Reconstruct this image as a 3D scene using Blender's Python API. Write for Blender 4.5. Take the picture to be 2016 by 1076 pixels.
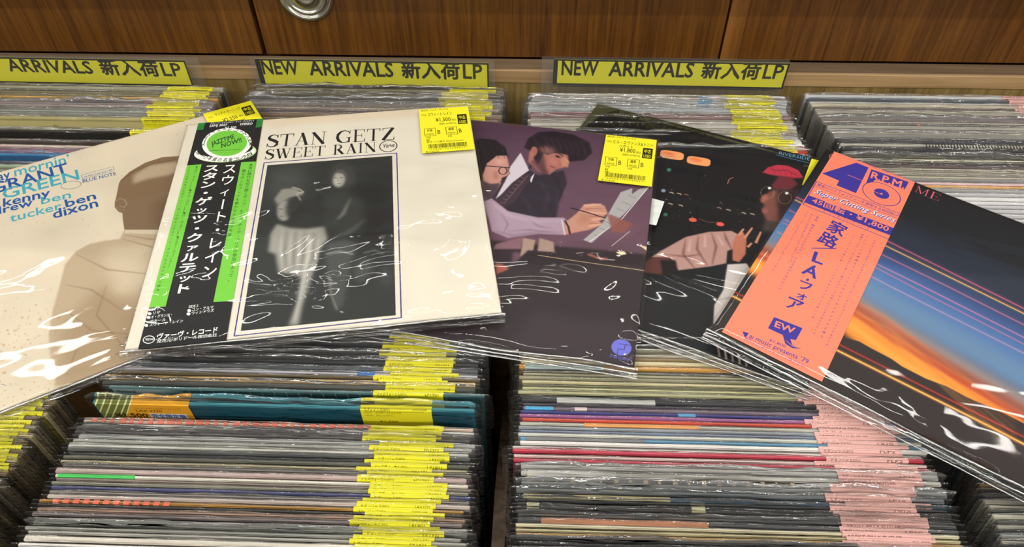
import bpy, bmesh, math, random
import numpy as np
from mathutils import Vector, Matrix, noise
random.seed(7); RNG = np.random.default_rng(7)
SC = bpy.context.scene
for o in list(bpy.data.objects): bpy.data.objects.remove(o)
COL = SC.collection

# ------------------------------------------------------------------ camera, world, lights, exposure
F, CX, CZ, YAW, PITCH, ROLL = 1437.845, 0.02415, 0.50143, 0.03731, 0.80241, -0.00712
def cam_axes():
    cy, sy = math.cos(YAW), math.sin(YAW)
    w = Vector((-sy*math.cos(PITCH), cy*math.cos(PITCH), -math.sin(PITCH)))
    r = Vector((cy, sy, 0)); u = r.cross(w)
    return r*math.cos(ROLL)+u*math.sin(ROLL), -r*math.sin(ROLL)+u*math.cos(ROLL), w
CR, CU, CW = cam_axes(); CP = Vector((CX, 0, CZ))
cd = bpy.data.cameras.new('camera'); cam = bpy.data.objects.new('camera', cd); COL.objects.link(cam)
cd.sensor_width = 36; cd.lens = F/2016*36; cd.clip_start = 0.02
M = Matrix.Identity(4)
for i in range(3): M[i][0], M[i][1], M[i][2], M[i][3] = CR[i], CU[i], -CW[i], CP[i]
cam.matrix_world = M; SC.camera = cam
def ray(px, py): return CW*F + CR*(px-1008) - CU*(py-538)
def on_plane(px, py, p, n):
    d = ray(px, py); t = (p-CP).dot(n)/d.dot(n); return CP + d*t
def at_z(px, py, z=0.0): return on_plane(px, py, Vector((0, 0, z)), Vector((0, 0, 1)))
def at_y(px, py, y): return on_plane(px, py, Vector((0, y, 0)), Vector((0, 1, 0)))

wd = bpy.data.worlds.new('shop_interior_light'); SC.world = wd; wd.use_nodes = True
wd.node_tree.nodes['Background'].inputs[0].default_value = (1.0, 0.97, 0.92, 1)
wd.node_tree.nodes['Background'].inputs[1].default_value = 0.26
def tube(name, x, y, z, lx, ly, power):
    l = bpy.data.lights.new(name, 'AREA'); l.shape = 'RECTANGLE'; l.size = lx; l.size_y = ly; l.energy = power
    l.color = (1.0, 0.965, 0.90)
    o = bpy.data.objects.new(name, l); COL.objects.link(o); o.location = (x, y, z)
for x, y, z, p in ([(x, -1.15, 1.75, 17) for x in (-1.9, -.5, .9, 2.3)]+[(x, 0.05, 1.75, 7.5) for x in (-1.5, -.1, 1.3)]
                   +[(x, 1.45, 1.75, 7) for x in (-1.9, -.5, .9, 2.3)]+[(x, 2.6, 1.75, 9) for x in (-2.4, -1.0, .4, 1.8)]+[(x, 4.2, 1.75, 10) for x in (-2.4, -.4, 1.6)]):
    tube('ceiling_tube_light', x, y, z, 1.2, 0.05, p)
vs = SC.view_settings; vs.view_transform = 'Standard'; vs.look = 'None'; vs.gamma = 1; vs.use_curve_mapping = False
vs.exposure = 0.1
SC.cycles.transparent_max_bounces = 40; SC.cycles.max_bounces = 6; SC.cycles.caustics_reflective = False
SC.cycles.caustics_refractive = False; SC.cycles.use_denoising = True; SC.cycles.sample_clamp_indirect = 4

# ------------------------------------------------------------------ helpers
def lin(c):
    if isinstance(c, str): c = tuple(int(c[i:i+2], 16) for i in (0, 2, 4))
    o = []
    for v in c[:3]:
        v /= 255.0
        o.append(v/12.92 if v <= 0.04045 else ((v+0.055)/1.055)**2.4)
    return (*o, 1)
def link(o, parent=None):
    COL.objects.link(o)
    if parent is not None: o.parent = parent
    return o
def tag(o, label=None, cat=None, group=None, kind=None):
    if label: o['label'] = label
    if cat: o['category'] = cat
    if group: o['group'] = group
    if kind: o['kind'] = kind
    return o
def empty(name, loc=(0, 0, 0), rot=(0, 0, 0)):
    o = bpy.data.objects.new(name, None); o.empty_display_size = .02; o.location = loc; o.rotation_euler = rot
    COL.objects.link(o); return o
def mesh(name, verts, faces, mats, parent=None, uvs=None, fm=None, smooth=False):
    me = bpy.data.meshes.new(name); me.from_pydata([tuple(v) for v in verts], [], faces)
    for m in (mats if isinstance(mats, list) else [mats]): me.materials.append(m)
    if fm is not None: me.polygons.foreach_set('material_index', fm)
    if uvs is not None:
        l = me.uv_layers.new(name='UVMap'); flat = []
        for f in faces:
            for i in f: flat += list(uvs[i])
        l.data.foreach_set('uv', flat)
    if smooth: me.polygons.foreach_set('use_smooth', [True]*len(me.polygons))
    me.update(); o = bpy.data.objects.new(name, me); return link(o, parent)
def box_bm(x0, x1, y0, y1, z0, z1, bev=0.0, seg=1, bm=None):
    own = bm is None; b = bmesh.new() if own else bm
    r = bmesh.ops.create_cube(b, size=1.0, matrix=Matrix.Translation(((x0+x1)/2, (y0+y1)/2, (z0+z1)/2)) @ Matrix.Diagonal((x1-x0, y1-y0, z1-z0, 1)))
    if bev:
        es = list({e for v in r['verts'] for e in v.link_edges})
        bmesh.ops.bevel(b, geom=es, offset=bev, segments=seg, affect='EDGES')
    return b
def bm_obj(name, b, mat, parent=None, smooth=False):
    me = bpy.data.meshes.new(name); b.to_mesh(me); b.free()
    if mat: me.materials.append(mat)
    if smooth: me.polygons.foreach_set('use_smooth', [True]*len(me.polygons))
    return link(bpy.data.objects.new(name, me), parent)
def box(name, x0, x1, y0, y1, z0, z1, mat, parent=None, bev=0.0):
    return bm_obj(name, box_bm(x0, x1, y0, y1, z0, z1, bev), mat, parent)

# ------------------------------------------------------------------ materials
def nmat(name):
    m = bpy.data.materials.new(name); m.use_nodes = True
    return m, m.node_tree, m.node_tree.nodes['Principled BSDF']
_mc = {}
def paint(c, rough=.55, name='card', vary=.12):
    key = (c, rough, name)
    if key in _mc: return _mc[key]
    m, t, p = nmat(name + '_' + (c if isinstance(c, str) else 'x'))
    n = t.nodes.new('ShaderNodeTexNoise'); tc = t.nodes.new('ShaderNodeTexCoord'); mp = t.nodes.new('ShaderNodeMapping')
    mp.inputs['Scale'].default_value = (25, 90, 60); n.inputs['Scale'].default_value = 1.0; n.inputs['Detail'].default_value = 3
    t.links.new(tc.outputs['Object'], mp.inputs[0]); t.links.new(mp.outputs[0], n.inputs[0])
    r = t.nodes.new('ShaderNodeMapRange'); r.inputs['From Min'].default_value = .3; r.inputs['From Max'].default_value = .7
    r.inputs['To Min'].default_value = 1-vary; r.inputs['To Max'].default_value = 1+vary
    x = t.nodes.new('ShaderNodeMix'); x.data_type = 'RGBA'; x.blend_type = 'MULTIPLY'; x.inputs[0].default_value = 1
    x.inputs[6].default_value = lin(c)
    t.links.new(n.outputs[0], r.inputs[0]); t.links.new(r.outputs[0], x.inputs[7]); t.links.new(x.outputs[2], p.inputs['Base Color'])
    p.inputs['Roughness'].default_value = rough
    _mc[key] = m; return m
def wood(name, dark, light, axis, fine=1.0, rough=.35, contrast=(.35, .68), bump=.05):
    m, t, p = nmat(name)
    tc = t.nodes.new('ShaderNodeTexCoord'); mp = t.nodes.new('ShaderNodeMapping')
    s = [130*fine]*3; s[axis] = 5*fine; mp.inputs['Scale'].default_value = s
    n = t.nodes.new('ShaderNodeTexNoise'); n.inputs['Scale'].default_value = 1; n.inputs['Detail'].default_value = 6; n.inputs['Distortion'].default_value = .6
    mp2 = t.nodes.new('ShaderNodeMapping'); s2 = [22*fine]*3; s2[axis] = 1.4*fine; mp2.inputs['Scale'].default_value = s2
    n2 = t.nodes.new('ShaderNodeTexNoise'); n2.inputs['Scale'].default_value = 1; n2.inputs['Detail'].default_value = 3; n2.inputs['Distortion'].default_value = 1.5
    for a, b in ((mp, n), (mp2, n2)):
        t.links.new(tc.outputs['Object'], a.inputs[0]); t.links.new(a.outputs[0], b.inputs[0])
    ad = t.nodes.new('ShaderNodeMath'); ad.operation = 'MULTIPLY_ADD'; ad.inputs[1].default_value = .55
    sc = t.nodes.new('ShaderNodeMath'); sc.operation = 'MULTIPLY'; sc.inputs[1].default_value = .45
    t.links.new(n2.outputs[0], sc.inputs[0]); t.links.new(n.outputs[0], ad.inputs[0]); t.links.new(sc.outputs[0], ad.inputs[2])
    cr = t.nodes.new('ShaderNodeValToRGB'); cr.color_ramp.elements[0].position = contrast[0]; cr.color_ramp.elements[1].position = contrast[1]
    cr.color_ramp.elements[0].color = lin(dark); cr.color_ramp.elements[1].color = lin(light)
    t.links.new(ad.outputs[0], cr.inputs[0]); t.links.new(cr.outputs[0], p.inputs['Base Color'])
    p.inputs['Roughness'].default_value = rough
    bp = t.nodes.new('ShaderNodeBump'); bp.inputs['Strength'].default_value = bump; bp.inputs['Distance'].default_value = .002
    t.links.new(n.outputs[0], bp.inputs['Height']); t.links.new(bp.outputs[0], p.inputs['Normal'])
    return m
def plastic(name, haze=.04, rough=.05, fac=1.6, scale=(30, 30, 30), bump=.5, dist=.004, detail=1.5, tint=(.97, .97, .96)):
    m = bpy.data.materials.new(name); m.use_nodes = True; t = m.node_tree; t.nodes.clear()
    out = t.nodes.new('ShaderNodeOutputMaterial')
    tr = t.nodes.new('ShaderNodeBsdfTransparent'); tr.inputs[0].default_value = (*tint, 1)
    gl = t.nodes.new('ShaderNodeBsdfGlossy'); gl.inputs['Roughness'].default_value = rough
    df = t.nodes.new('ShaderNodeBsdfDiffuse'); df.inputs[0].default_value = (.8, .8, .79, 1)
    fr = t.nodes.new('ShaderNodeLayerWeight'); fr.inputs[0].default_value = .5
    pw = t.nodes.new('ShaderNodeMath'); pw.operation = 'POWER'; pw.inputs[1].default_value = 4.5
    ma = t.nodes.new('ShaderNodeMath'); ma.operation = 'MULTIPLY_ADD'; ma.inputs[1].default_value = .92; ma.inputs[2].default_value = .05
    t.links.new(fr.outputs['Facing'], pw.inputs[0]); t.links.new(pw.outputs[0], ma.inputs[0])
    tc = t.nodes.new('ShaderNodeTexCoord'); mp = t.nodes.new('ShaderNodeMapping'); mp.inputs['Scale'].default_value = scale
    n = t.nodes.new('ShaderNodeTexNoise'); n.inputs['Scale'].default_value = 1; n.inputs['Detail'].default_value = detail; n.inputs['Distortion'].default_value = .8
    n.inputs['Roughness'].default_value = .45
    bp = t.nodes.new('ShaderNodeBump'); bp.inputs['Strength'].default_value = bump; bp.inputs['Distance'].default_value = dist
    t.links.new(tc.outputs['Object'], mp.inputs[0]); t.links.new(mp.outputs[0], n.inputs[0]); t.links.new(n.outputs[0], bp.inputs['Height'])
    t.links.new(bp.outputs[0], gl.inputs['Normal']); t.links.new(bp.outputs[0], fr.inputs['Normal'])
    mu = t.nodes.new('ShaderNodeMath'); mu.operation = 'MULTIPLY'; mu.inputs[1].default_value = fac; mu.use_clamp = True
    t.links.new(ma.outputs[0], mu.inputs[0])
    a = t.nodes.new('ShaderNodeMixShader'); a.inputs[0].default_value = haze
    t.links.new(tr.outputs[0], a.inputs[1]); t.links.new(df.outputs[0], a.inputs[2])
    b = t.nodes.new('ShaderNodeMixShader'); t.links.new(mu.outputs[0], b.inputs[0])
    t.links.new(a.outputs[0], b.inputs[1]); t.links.new(gl.outputs[0], b.inputs[2]); t.links.new(b.outputs[0], out.inputs[0])
    return m
def metal(name, c, rough):
    m, t, p = nmat(name); p.inputs['Base Color'].default_value = lin(c); p.inputs['Metallic'].default_value = 1; p.inputs['Roughness'].default_value = rough
    return m
def image_mat(name, arr, rough=.5, coat=0):
    h, w = arr.shape[:2]
    im = bpy.data.images.new(name, w, h); px = np.ones((h, w, 4), np.float32); px[..., :3] = np.clip(arr, 0, 1)
    im.pixels.foreach_set(px.ravel()); im.pack()
    m, t, p = nmat(name); tx = t.nodes.new('ShaderNodeTexImage'); tx.image = im; tx.extension = 'EXTEND'
    t.links.new(tx.outputs[0], p.inputs['Base Color']); p.inputs['Roughness'].default_value = rough; p.inputs['Specular IOR Level'].default_value = .18
    return m
BAG = plastic('thin_plastic_film', haze=.013, rough=.05, fac=2.4, scale=(30, 190, 110), bump=1.0, dist=.0032)
BAGW = plastic('milky_plastic_film', haze=.06, rough=.06, fac=3.2, scale=(26, 170, 100), bump=1.0, dist=.004)
SEAM = plastic('rolled_film_seam', haze=.05, rough=.16, fac=9, scale=(20, 20, 20), bump=.1, dist=.001)
FOLD = plastic('folded_plastic_film', haze=.004, rough=.045, fac=1.7, scale=(6, 40, 10), bump=.3, dist=.002)
FILMS = {'getz': ((11, 15, 11), .8, .013, 2.0), 'grant': ((9, 13, 9), .45, .013, 1.5), 'bennett': ((10, 15, 10), .75, .012, 2.0), 'blakey': ((5, 17, 9), .8, .012, 1.2), 'la4': ((8, 11, 8), .26, .012, 1.6)}
FILMS = {k: plastic('cover_plastic_film', haze=.003, rough=.04, fac=.55, scale=v[0], bump=v[1], dist=v[2], detail=v[3]) for k, v in FILMS.items()}
ACRYL = plastic('clear_acrylic', haze=.03, rough=.04, fac=.45, scale=(4, 4, 4), bump=.03)
DOORW = wood('teak_veneer', '422407', '82521a', 2, 2.3, .4, (.3, .72))
STILEW = wood('teak_veneer_stile', '5c3510', 'a06a30', 2, 1.0, .38)
OAK = wood('pale_oak', '9a7a52', 'd0ac7c', 0, .9, .5)
OLIVE = wood('olive_oak_panel', '6a552a', 'a58c56', 2, 1.1, .55)
DARKW = wood('dark_walnut', '3a2c20', '7a6450', 2, 1.2, .6, bump=.3)
BLACKW = paint('120f0d', .6, 'black_board')
BODYW = wood('rack_body', '5a4020', '8c6838', 0, .7, .5)

# ------------------------------------------------------------------ tiny software painter for flat print
_tc = bpy.data.curves.new('glyph_probe', 'FONT'); _to = bpy.data.objects.new('glyph_probe', _tc); COL.objects.link(_to); _tc.resolution_u = 2
_gl = {}
def glyphs(s, bold=0.0):
    if bold > .011:
        g = glyphs(s, 0.0)
        if g is None: return None
        d = bold*.8; return np.concatenate([g+np.array(q)*d for q in ((0, 0), (1, 0), (-1, 0), (0, 1), (0, -1), (.7, .7), (-.7, .7), (.7, -.7), (-.7, -.7))])
    k = (s, bold)
    if k not in _gl:
        _tc.body = s; _tc.offset = bold
        dg = bpy.context.evaluated_depsgraph_get(); ev = _to.evaluated_get(dg); me = ev.to_mesh()
        n = len(me.vertices)
        if n == 0: _gl[k] = None; ev.to_mesh_clear(); return None
        co = np.empty(n*3, np.float32); me.vertices.foreach_get('co', co); co = co.reshape(-1, 3)[:, :2]
        me.calc_loop_triangles(); nt = len(me.loop_triangles); tr = np.empty(nt*3, np.int32); me.loop_triangles.foreach_get('vertices', tr)
        _gl[k] = co[tr.reshape(-1, 3)].astype(np.float64); ev.to_mesh_clear()
    return _gl[k]
def blur(a, s):
    if s <= .3: return a
    r = int(s*2.5)+1; x = np.arange(-r, r+1); k = np.exp(-x*x/(2*s*s)); k /= k.sum(); k = k.astype(np.float32)
    p = np.pad(a, r); o = np.zeros((p.shape[0], a.shape[1]), np.float32)
    for i, w in enumerate(k): o += w*p[:, i:i+a.shape[1]]
    q = np.zeros_like(a)
    for i, w in enumerate(k): q += w*o[i:i+a.shape[0]]
    return q
def rgb(c): return np.array([int(c[i:i+2], 16) for i in (0, 2, 4)], np.float32)/255
class Canvas:
    """flat print on a rectangle (origin o = lower corner, unit axes u, v, size w x h metres); drawing points are given in photograph pixels"""
    def __init__(s, o, u, v, w, h, res, bg):
        s.o, s.u, s.v, s.w, s.h = o, u, v, w, h; s.n = u.cross(v)
        s.W = res; s.H = int(round(res*h/w)); s.k = s.W/w
        s.a = np.empty((s.H, s.W, 3), np.float32); s.a[:] = rgb(bg)
    def P(s, q):
        p = on_plane(q[0], q[1], s.o, s.n)-s.o; return np.array([p.dot(s.u)*s.k, p.dot(s.v)*s.k])
    def comp(s, x0, y0, m, c, alpha):
        h, w = m.shape; X0, Y0, X1, Y1 = max(x0, 0), max(y0, 0), min(x0+w, s.W), min(y0+h, s.H)
        if X1 <= X0 or Y1 <= Y0: return
        mm = m[Y0-y0:Y1-y0, X0-x0:X1-x0, None]*alpha
        col = c if isinstance(c, np.ndarray) and c.ndim == 3 else rgb(c)
        if col.ndim == 3: col = col[Y0-y0:Y1-y0, X0-x0:X1-x0]
        v = s.a[Y0:Y1, X0:X1]; v += (col-v)*mm
    def raster(s, polys, bl=0, tri=False):
        A = np.concatenate([p.reshape(-1, 2) for p in polys]); pad = int(bl*2.5)+2
        x0, y0 = np.floor(A.min(0)).astype(int)-pad; x1, y1 = np.ceil(A.max(0)).astype(int)+pad
        x0 = max(x0, -60); y0 = max(y0, -60); x1 = min(x1, s.W+60); y1 = min(y1, s.H+60)
        if x1 <= x0 or y1 <= y0: return None
        ss = 1 if bl > 2 else 3
        W, H = (x1-x0)*ss, (y1-y0)*ss; m = np.zeros((H, W), bool); off = np.array([x0, y0])
        for p in polys:
            q = (p-off)*ss-.5
            a0 = np.maximum(np.floor(q.min(0)).astype(int), 0); a1 = np.minimum(np.ceil(q.max(0)).astype(int)+1, [W, H])
            if (a1 <= a0).any(): continue
            xs = np.arange(a0[0], a1[0])[None]; ys = np.arange(a0[1], a1[1])[:, None]
            if tri:
                e = [(q[(i+1) % 3][0]-q[i][0])*(ys-q[i][1])-(q[(i+1) % 3][1]-q[i][1])*(xs-q[i][0]) for i in range(3)]
                t = ((e[0] >= 0) & (e[1] >= 0) & (e[2] >= 0)) | ((e[0] <= 0) & (e[1] <= 0) & (e[2] <= 0))
            else:
                t = np.zeros((a1[1]-a0[1], a1[0]-a0[0]), bool); n = len(q)
                for i in range(n):
                    (xa, ya), (xb, yb) = q[i], q[(i+1) % n]
                    if abs(yb-ya) < 1e-9: continue
                    c = (ys >= min(ya, yb)) & (ys < max(ya, yb))
                    t ^= c & (xs < xa+(ys-ya)*(xb-xa)/(yb-ya))
            m[a0[1]:a1[1], a0[0]:a1[0]] |= t
        m = m.reshape(y1-y0, ss, x1-x0, ss).mean((1, 3)).astype(np.float32)
        return x0, y0, blur(m, bl)
    def poly(s, pts, c, bl=0, alpha=1.0):
        r = s.raster([np.array([s.P(p) for p in pts])], bl*s.pxs(pts[0]))
        if r: s.comp(r[0], r[1], r[2], c, alpha)
    def pxs(s, p):      # texture pixels per photograph pixel near p
        a = s.P(p); b = s.P((p[0]+4, p[1])); return np.hypot(*(b-a))/4
    def strip(s, pts, wd):
        T = [s.P(p) for p in pts]; k = s.pxs(pts[0]); out = []
        ws = wd if isinstance(wd, (list, tuple)) else [wd]*len(pts)
        for i in range(len(T)-1):
            d = T[i+1]-T[i]; L = np.hypot(*d)+1e-9; n = np.array([-d[1], d[0]])/L*k/2; e = d/L*k*.12*min(ws[i], ws[i+1])
            out.append(np.array([T[i]-e+n*ws[i], T[i+1]+e+n*ws[i+1], T[i+1]+e-n*ws[i+1], T[i]-e-n*ws[i]]))
        return out
    def line(s, pts, wd, c, bl=0, alpha=1.0):
        r = s.raster(s.strip(pts, wd), bl*s.pxs(pts[0]))
        if r: s.comp(r[0], r[1], r[2], c, alpha)
    def ell(s, c0, rx, ry, ang, c, bl=0, alpha=1.0, ring=0):
        a = math.radians(ang); pts = []
        for i in range(40):
            t = i*math.pi/20; x, y = rx*math.cos(t), ry*math.sin(t)
            pts.append((c0[0]+x*math.cos(a)-y*math.sin(a), c0[1]+x*math.sin(a)+y*math.cos(a)))
        if ring: s.line(pts+pts[:2], ring, c, bl, alpha)
        else: s.poly(pts, c, bl, alpha)
    def grad(s, p0, p1, stops):       # linear blend along p0 -> p1 over the whole sheet
        a, b = s.P(p0), s.P(p1); d = b-a; L2 = d@d
        yy, xx = np.mgrid[0:s.H, 0:s.W]; t = ((xx-a[0])*d[0]+(yy-a[1])*d[1])/L2
        ts = [q[0] for q in stops]; cs = np.array([rgb(q[1]) for q in stops])
        for k in range(3): s.a[..., k] = np.interp(t, ts, cs[:, k])
    def text(s, st, p0, p1, h, c, bold=0.0, alpha=1.0, shear=0.0, bl=0, fit=True):
        """st on the baseline p0 -> p1, capital height h (photo px) along the sheet"""
        a, b = s.P(p0), s.P(p1); d = b-a; L = np.hypot(*d); e = d/L; n = np.array([-e[1], e[0]]); hh = h
        tr = glyphs(st, bold)
        if tr is None: return
        x0, x1 = tr[..., 0].min(), tr[..., 0].max(); k = s.pxs(p0)
        if isinstance(h, tuple): hh = np.hypot(*(s.P(h)-a))      # h given as a point straight above p0
        else:
            q = on_plane(*p0, s.o, s.n); g = q+s.v*.002; dd = g-CP
            sx = 1008+F*dd.dot(CR)/dd.dot(CW); sy = 538-F*dd.dot(CU)/dd.dot(CW); hh = h*(.002*s.k)/math.hypot(sx-p0[0], sy-p0[1])
        X = (tr[..., 0]-x0)/(x1-x0)*L; Y = tr[..., 1]/.69*hh; X = X+shear*Y
        T = np.stack([a[0]+X*e[0]+Y*n[0], a[1]+X*e[1]+Y*n[1]], -1)
        r = s.raster(list(T), bl, tri=True)
        if r: s.comp(r[0], r[1], r[2], c, alpha)
    def column(s, st, p0, p1, w, c, bold=0.0, alpha=1.0, rot=False):
        """characters stacked from centre p0 to centre p1, each w photo px wide; size follows the spacing"""
        a, b = s.P(p0), s.P(p1); n = len(st); k = s.pxs(p0)*w
        step = np.hypot(*(b-a))/max(1, n-1); hgt = min(k*1.15, step*1.02)*.98
        d = (b-a)/np.hypot(*(b-a)); rr = np.array([-d[1], d[0]]); rr = rr if rr[0] > 0 else -rr; up = -d
        for i, ch in enumerate(st):
            tr = glyphs(ch, bold)
            if tr is None: continue
            cc = a+(b-a)*i/max(1, n-1); x = tr[..., 0]-.48; y = tr[..., 1]-.36
            if ch in 'ー／・-': x, y = (y, -x) if ch != '／' else (x, y)
            sz = hgt if ch not in 'ッァィォャュョ' else hgt*.8
            sx = k*.95 if ch not in 'ッァィォャュョ' else k*.78
            T = cc+x[..., None]*sx*rr+y[..., None]*sz*up
            r = s.raster(list(T), 0, tri=True)
            if r: s.comp(r[0], r[1], r[2], c, alpha)
    def speck(s, region, n, c, r0, r1, alpha):
        for _ in range(n):
            p = region(); s.ell(p, random.uniform(r0, r1), random.uniform(r0, r1)*.8, random.uniform(0, 90), c, .5, alpha*random.uniform(.4, 1))
    def mottle(s, amp, sc=90):
        n = RNG.normal(size=(s.H//sc+3, s.W//sc+3)).astype(np.float32)
        yi = np.linspace(0, n.shape[0]-2.001, s.H); xi = np.linspace(0, n.shape[1]-2.001, s.W)
        y0 = yi.astype(int); x0 = xi.astype(int); fy = (yi-y0)[:, None]; fx = (xi-x0)[None]
        g = n[y0][:, x0]*(1-fy)*(1-fx)+n[y0+1][:, x0]*fy*(1-fx)+n[y0][:, x0+1]*(1-fy)*fx+n[y0+1][:, x0+1]*fy*fx
        s.a *= (1+amp*g[..., None])

# high-contrast serif capitals drawn as strokes: (points, widths) in a unit-high box
SER = {
'S': (.62, [([(.56, .76), (.50, .92), (.32, .99), (.14, .90), (.09, .75), (.18, .62), (.40, .50), (.56, .36), (.57, .18), (.44, .04), (.26, .01), (.12, .08), (.05, .27)], [.03, .04, .05, .09, .13, .16, .17, .15, .12, .08, .05, .04, .03]), ([(.56, .70), (.57, .99)], .03), ([(.05, .30), (.05, 0)], .03)]),
'T': (.74, [([(.37, 0), (.37, .97)], .13), ([(.02, .975), (.72, .975)], .05), ([(.03, .99), (.02, .75)], [.06, .015]), ([(.71, .99), (.72, .75)], [.06, .015]), ([(.22, .015), (.52, .015)], .03)]),
'A': (.80, [([(.14, .02), (.40, .98)], .035), ([(.38, 1.0), (.66, .02)], .14), ([(.24, .34), (.52, .34)], .03), ([(.02, .015), (.27, .015)], .03), ([(.50, .015), (.80, .015)], .03)]),
'N': (.84, [([(.14, .02), (.14, .98)], .035), ([(.12, .97), (.70, .03)], .14), ([(.70, .02), (.70, .98)], .035), ([(.02, .985), (.22, .985)], .03), ([(.58, .985), (.84, .985)], .03), ([(.03, .015), (.27, .015)], .03)]),
'G': (.84, [([(.74, .74), (.66, .90), (.45, .99), (.24, .90), (.10, .68), (.08, .45), (.15, .2), (.32, .03), (.52, .01), (.70, .10)], [.03, .05, .06, .10, .14, .15, .14, .08, .05, .05]), ([(.71, .03), (.71, .40)], .11), ([(.56, .41), (.84, .41)], .03), ([(.74, .70), (.75, .99)], .03)]),
'E': (.70, [([(.16, 0), (.16, 1)], .13), ([(.03, .98), (.62, .98)], .035), ([(.03, .02), (.64, .02)], .035), ([(.16, .51), (.48, .51)], .03), ([(.62, .99), (.63, .75)], [.06, .015]), ([(.64, .01), (.66, .28)], [.06, .015]), ([(.48, .40), (.48, .62)], .03)]),
'Z': (.72, [([(.62, .97), (.10, .03)], .15), ([(.08, .98), (.66, .98)], .04), ([(.06, .02), (.66, .02)], .04), ([(.08, .99), (.06, .76)], [.05, .015]), ([(.66, .01), (.70, .28)], [.06, .015])]),
'W': (1.1, [([(.14, .98), (.38, .02)], .13), ([(.38, .02), (.58, .98)], .035), ([(.52, .98), (.78, .02)], .13), ([(.78, .02), (.98, .98)], .035), ([(.0, .985), (.28, .985)], .03), ([(.40, .985), (.66, .985)], .03), ([(.86, .985), (1.1, .985)], .03)]),
'R': (.80, [([(.17, 0), (.17, 1)], .13), ([(.03, .98), (.40, .98), (.55, .88), (.57, .74), (.48, .58), (.35, .52), (.18, .52)], [.03, .04, .08, .12, .08, .04, .03]), ([(.36, .52), (.68, .03)], .14), ([(.03, .015), (.32, .015)], .03), ([(.62, .015), (.80, .02)], .03)]),
'I': (.38, [([(.19, 0), (.19, 1)], .13), ([(.04, .985), (.34, .985)], .03), ([(.04, .015), (.34, .015)], .03)]),
'M': (1.0, [([(.14, .02), (.14, .98)], .04), ([(.14, .98), (.48, .05)], .09), ([(.48, .05), (.82, .98)], .04), ([(.82, .98), (.82, .02)], .10), ([(.02, .985), (.22, .985)], .03), ([(.74, .985), (.96, .985)], .03), ([(.02, .015), (.28, .015)], .03), ([(.68, .015), (.96, .015)], .03)]),
' ': (.4, [])}
def serif(cv, st, p0, p1, h, c, boost=1.0):
    tot = sum(SER[x][0] for x in st)+.06*(len(st)-1); a, b = cv.P(p0), cv.P(p1); d = b-a; L = np.hypot(*d); e = d/L; n = np.array([-e[1], e[0]])
    q = on_plane(*p0, cv.o, cv.n)+cv.v*.002; dd = q-CP
    sx = 1008+F*dd.dot(CR)/dd.dot(CW); sy = 538-F*dd.dot(CU)/dd.dot(CW); hh = h*(.002*cv.k)/math.hypot(sx-p0[0], sy-p0[1])
    k = L/tot; x = 0; polys = []
    for ch in st:
        wch, strokes = SER[ch]
        for pts, wd in strokes:
            ws = wd if isinstance(wd, list) else [wd]*len(pts)
            T = [np.array([(x+px)*k, py*hh]) for px, py in pts]
            for i in range(len(T)-1):
                dv = T[i+1]-T[i]; l = np.hypot(*dv)+1e-9; nn = np.array([-dv[1], dv[0]])/l
                def wk(w): return w*boost/2*(abs(nn[0])*k+abs(nn[1])*hh)
                ex = dv/l*wk(min(ws[i], ws[i+1]))*.3
                Q = np.array([T[i]-ex+nn*wk(ws[i]), T[i+1]+ex+nn*wk(ws[i+1]), T[i+1]+ex-nn*wk(ws[i+1]), T[i]-ex-nn*wk(ws[i])])
                polys.append(a+Q[:, :1]*e+Q[:, 1:]*n)
        x += wch+.06
    r = cv.raster(polys)
    if r: cv.comp(r[0], r[1], r[2], c, 1)

# ------------------------------------------------------------------ structure: floor, walls, cabinet, racks
FLOORZ = -.80
tag(box('floor', -3.6, 3.8, -2.6, 6.5, FLOORZ-.05, FLOORZ, paint('8a8378', .5, 'vinyl')), kind='structure')
tag(box('wall_back', -3.6, 3.8, 6.4, 6.5, FLOORZ, 1.9, paint('b9b2a4', .8, 'wallpaint')), kind='structure')
YB, YD = .8223, .8520          # back panel of the racks, doors of the cabinet
LZ0, LZ1 = .0005, .0180        # oak ledge
cab = tag(empty('wood_cabinet', (0, 1.1, FLOORZ)), 'brown teak veneer cabinet with flush doors behind the record bins', 'cabinet')
def under(o, p):
    o.parent = p; o.matrix_parent_inverse = Matrix.Translation(-p.location); return o
s1a, s1b = at_y(501, 50, YD).x, at_y(510, 50, YD).x
s2a, s2b = at_y(1426, 57, YD).x, at_y(1430.5, 57, YD).x
st2 = at_y(1466, 57, YD).x
ZT = .118
under(box('body', -1.2, 1.4, YD+.018, 1.25, FLOORZ, .30, BODYW), cab)
dr = [under(box('door', a, b, YD, YD+.017, LZ1+.001, ZT, m, None, .0008), cab) for a, b, m in ((-1.1, s1a, DOORW), (s1b, s2a, DOORW), (st2+.0004, 1.3, DOORW))]
under(box('stile', s2b, st2, YD+.0006, YD+.0175, LZ1+.001, ZT, STILEW), cab)
oz = at_y(1700, 4.5, YD-.020).z
under(box('upper_rail', -1.2, 1.4, YD-.020, YD+.016, ZT+.0015, ZT+.014, BLACKW), cab)
for a, b in ((-1.1, s1a), (s1b, s2a), (s2b, 1.3)):
    under(box('upper_door', a, b, YD-.018, YD+.016, ZT+.015, .30, DOORW, None, .0008), cab)
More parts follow.
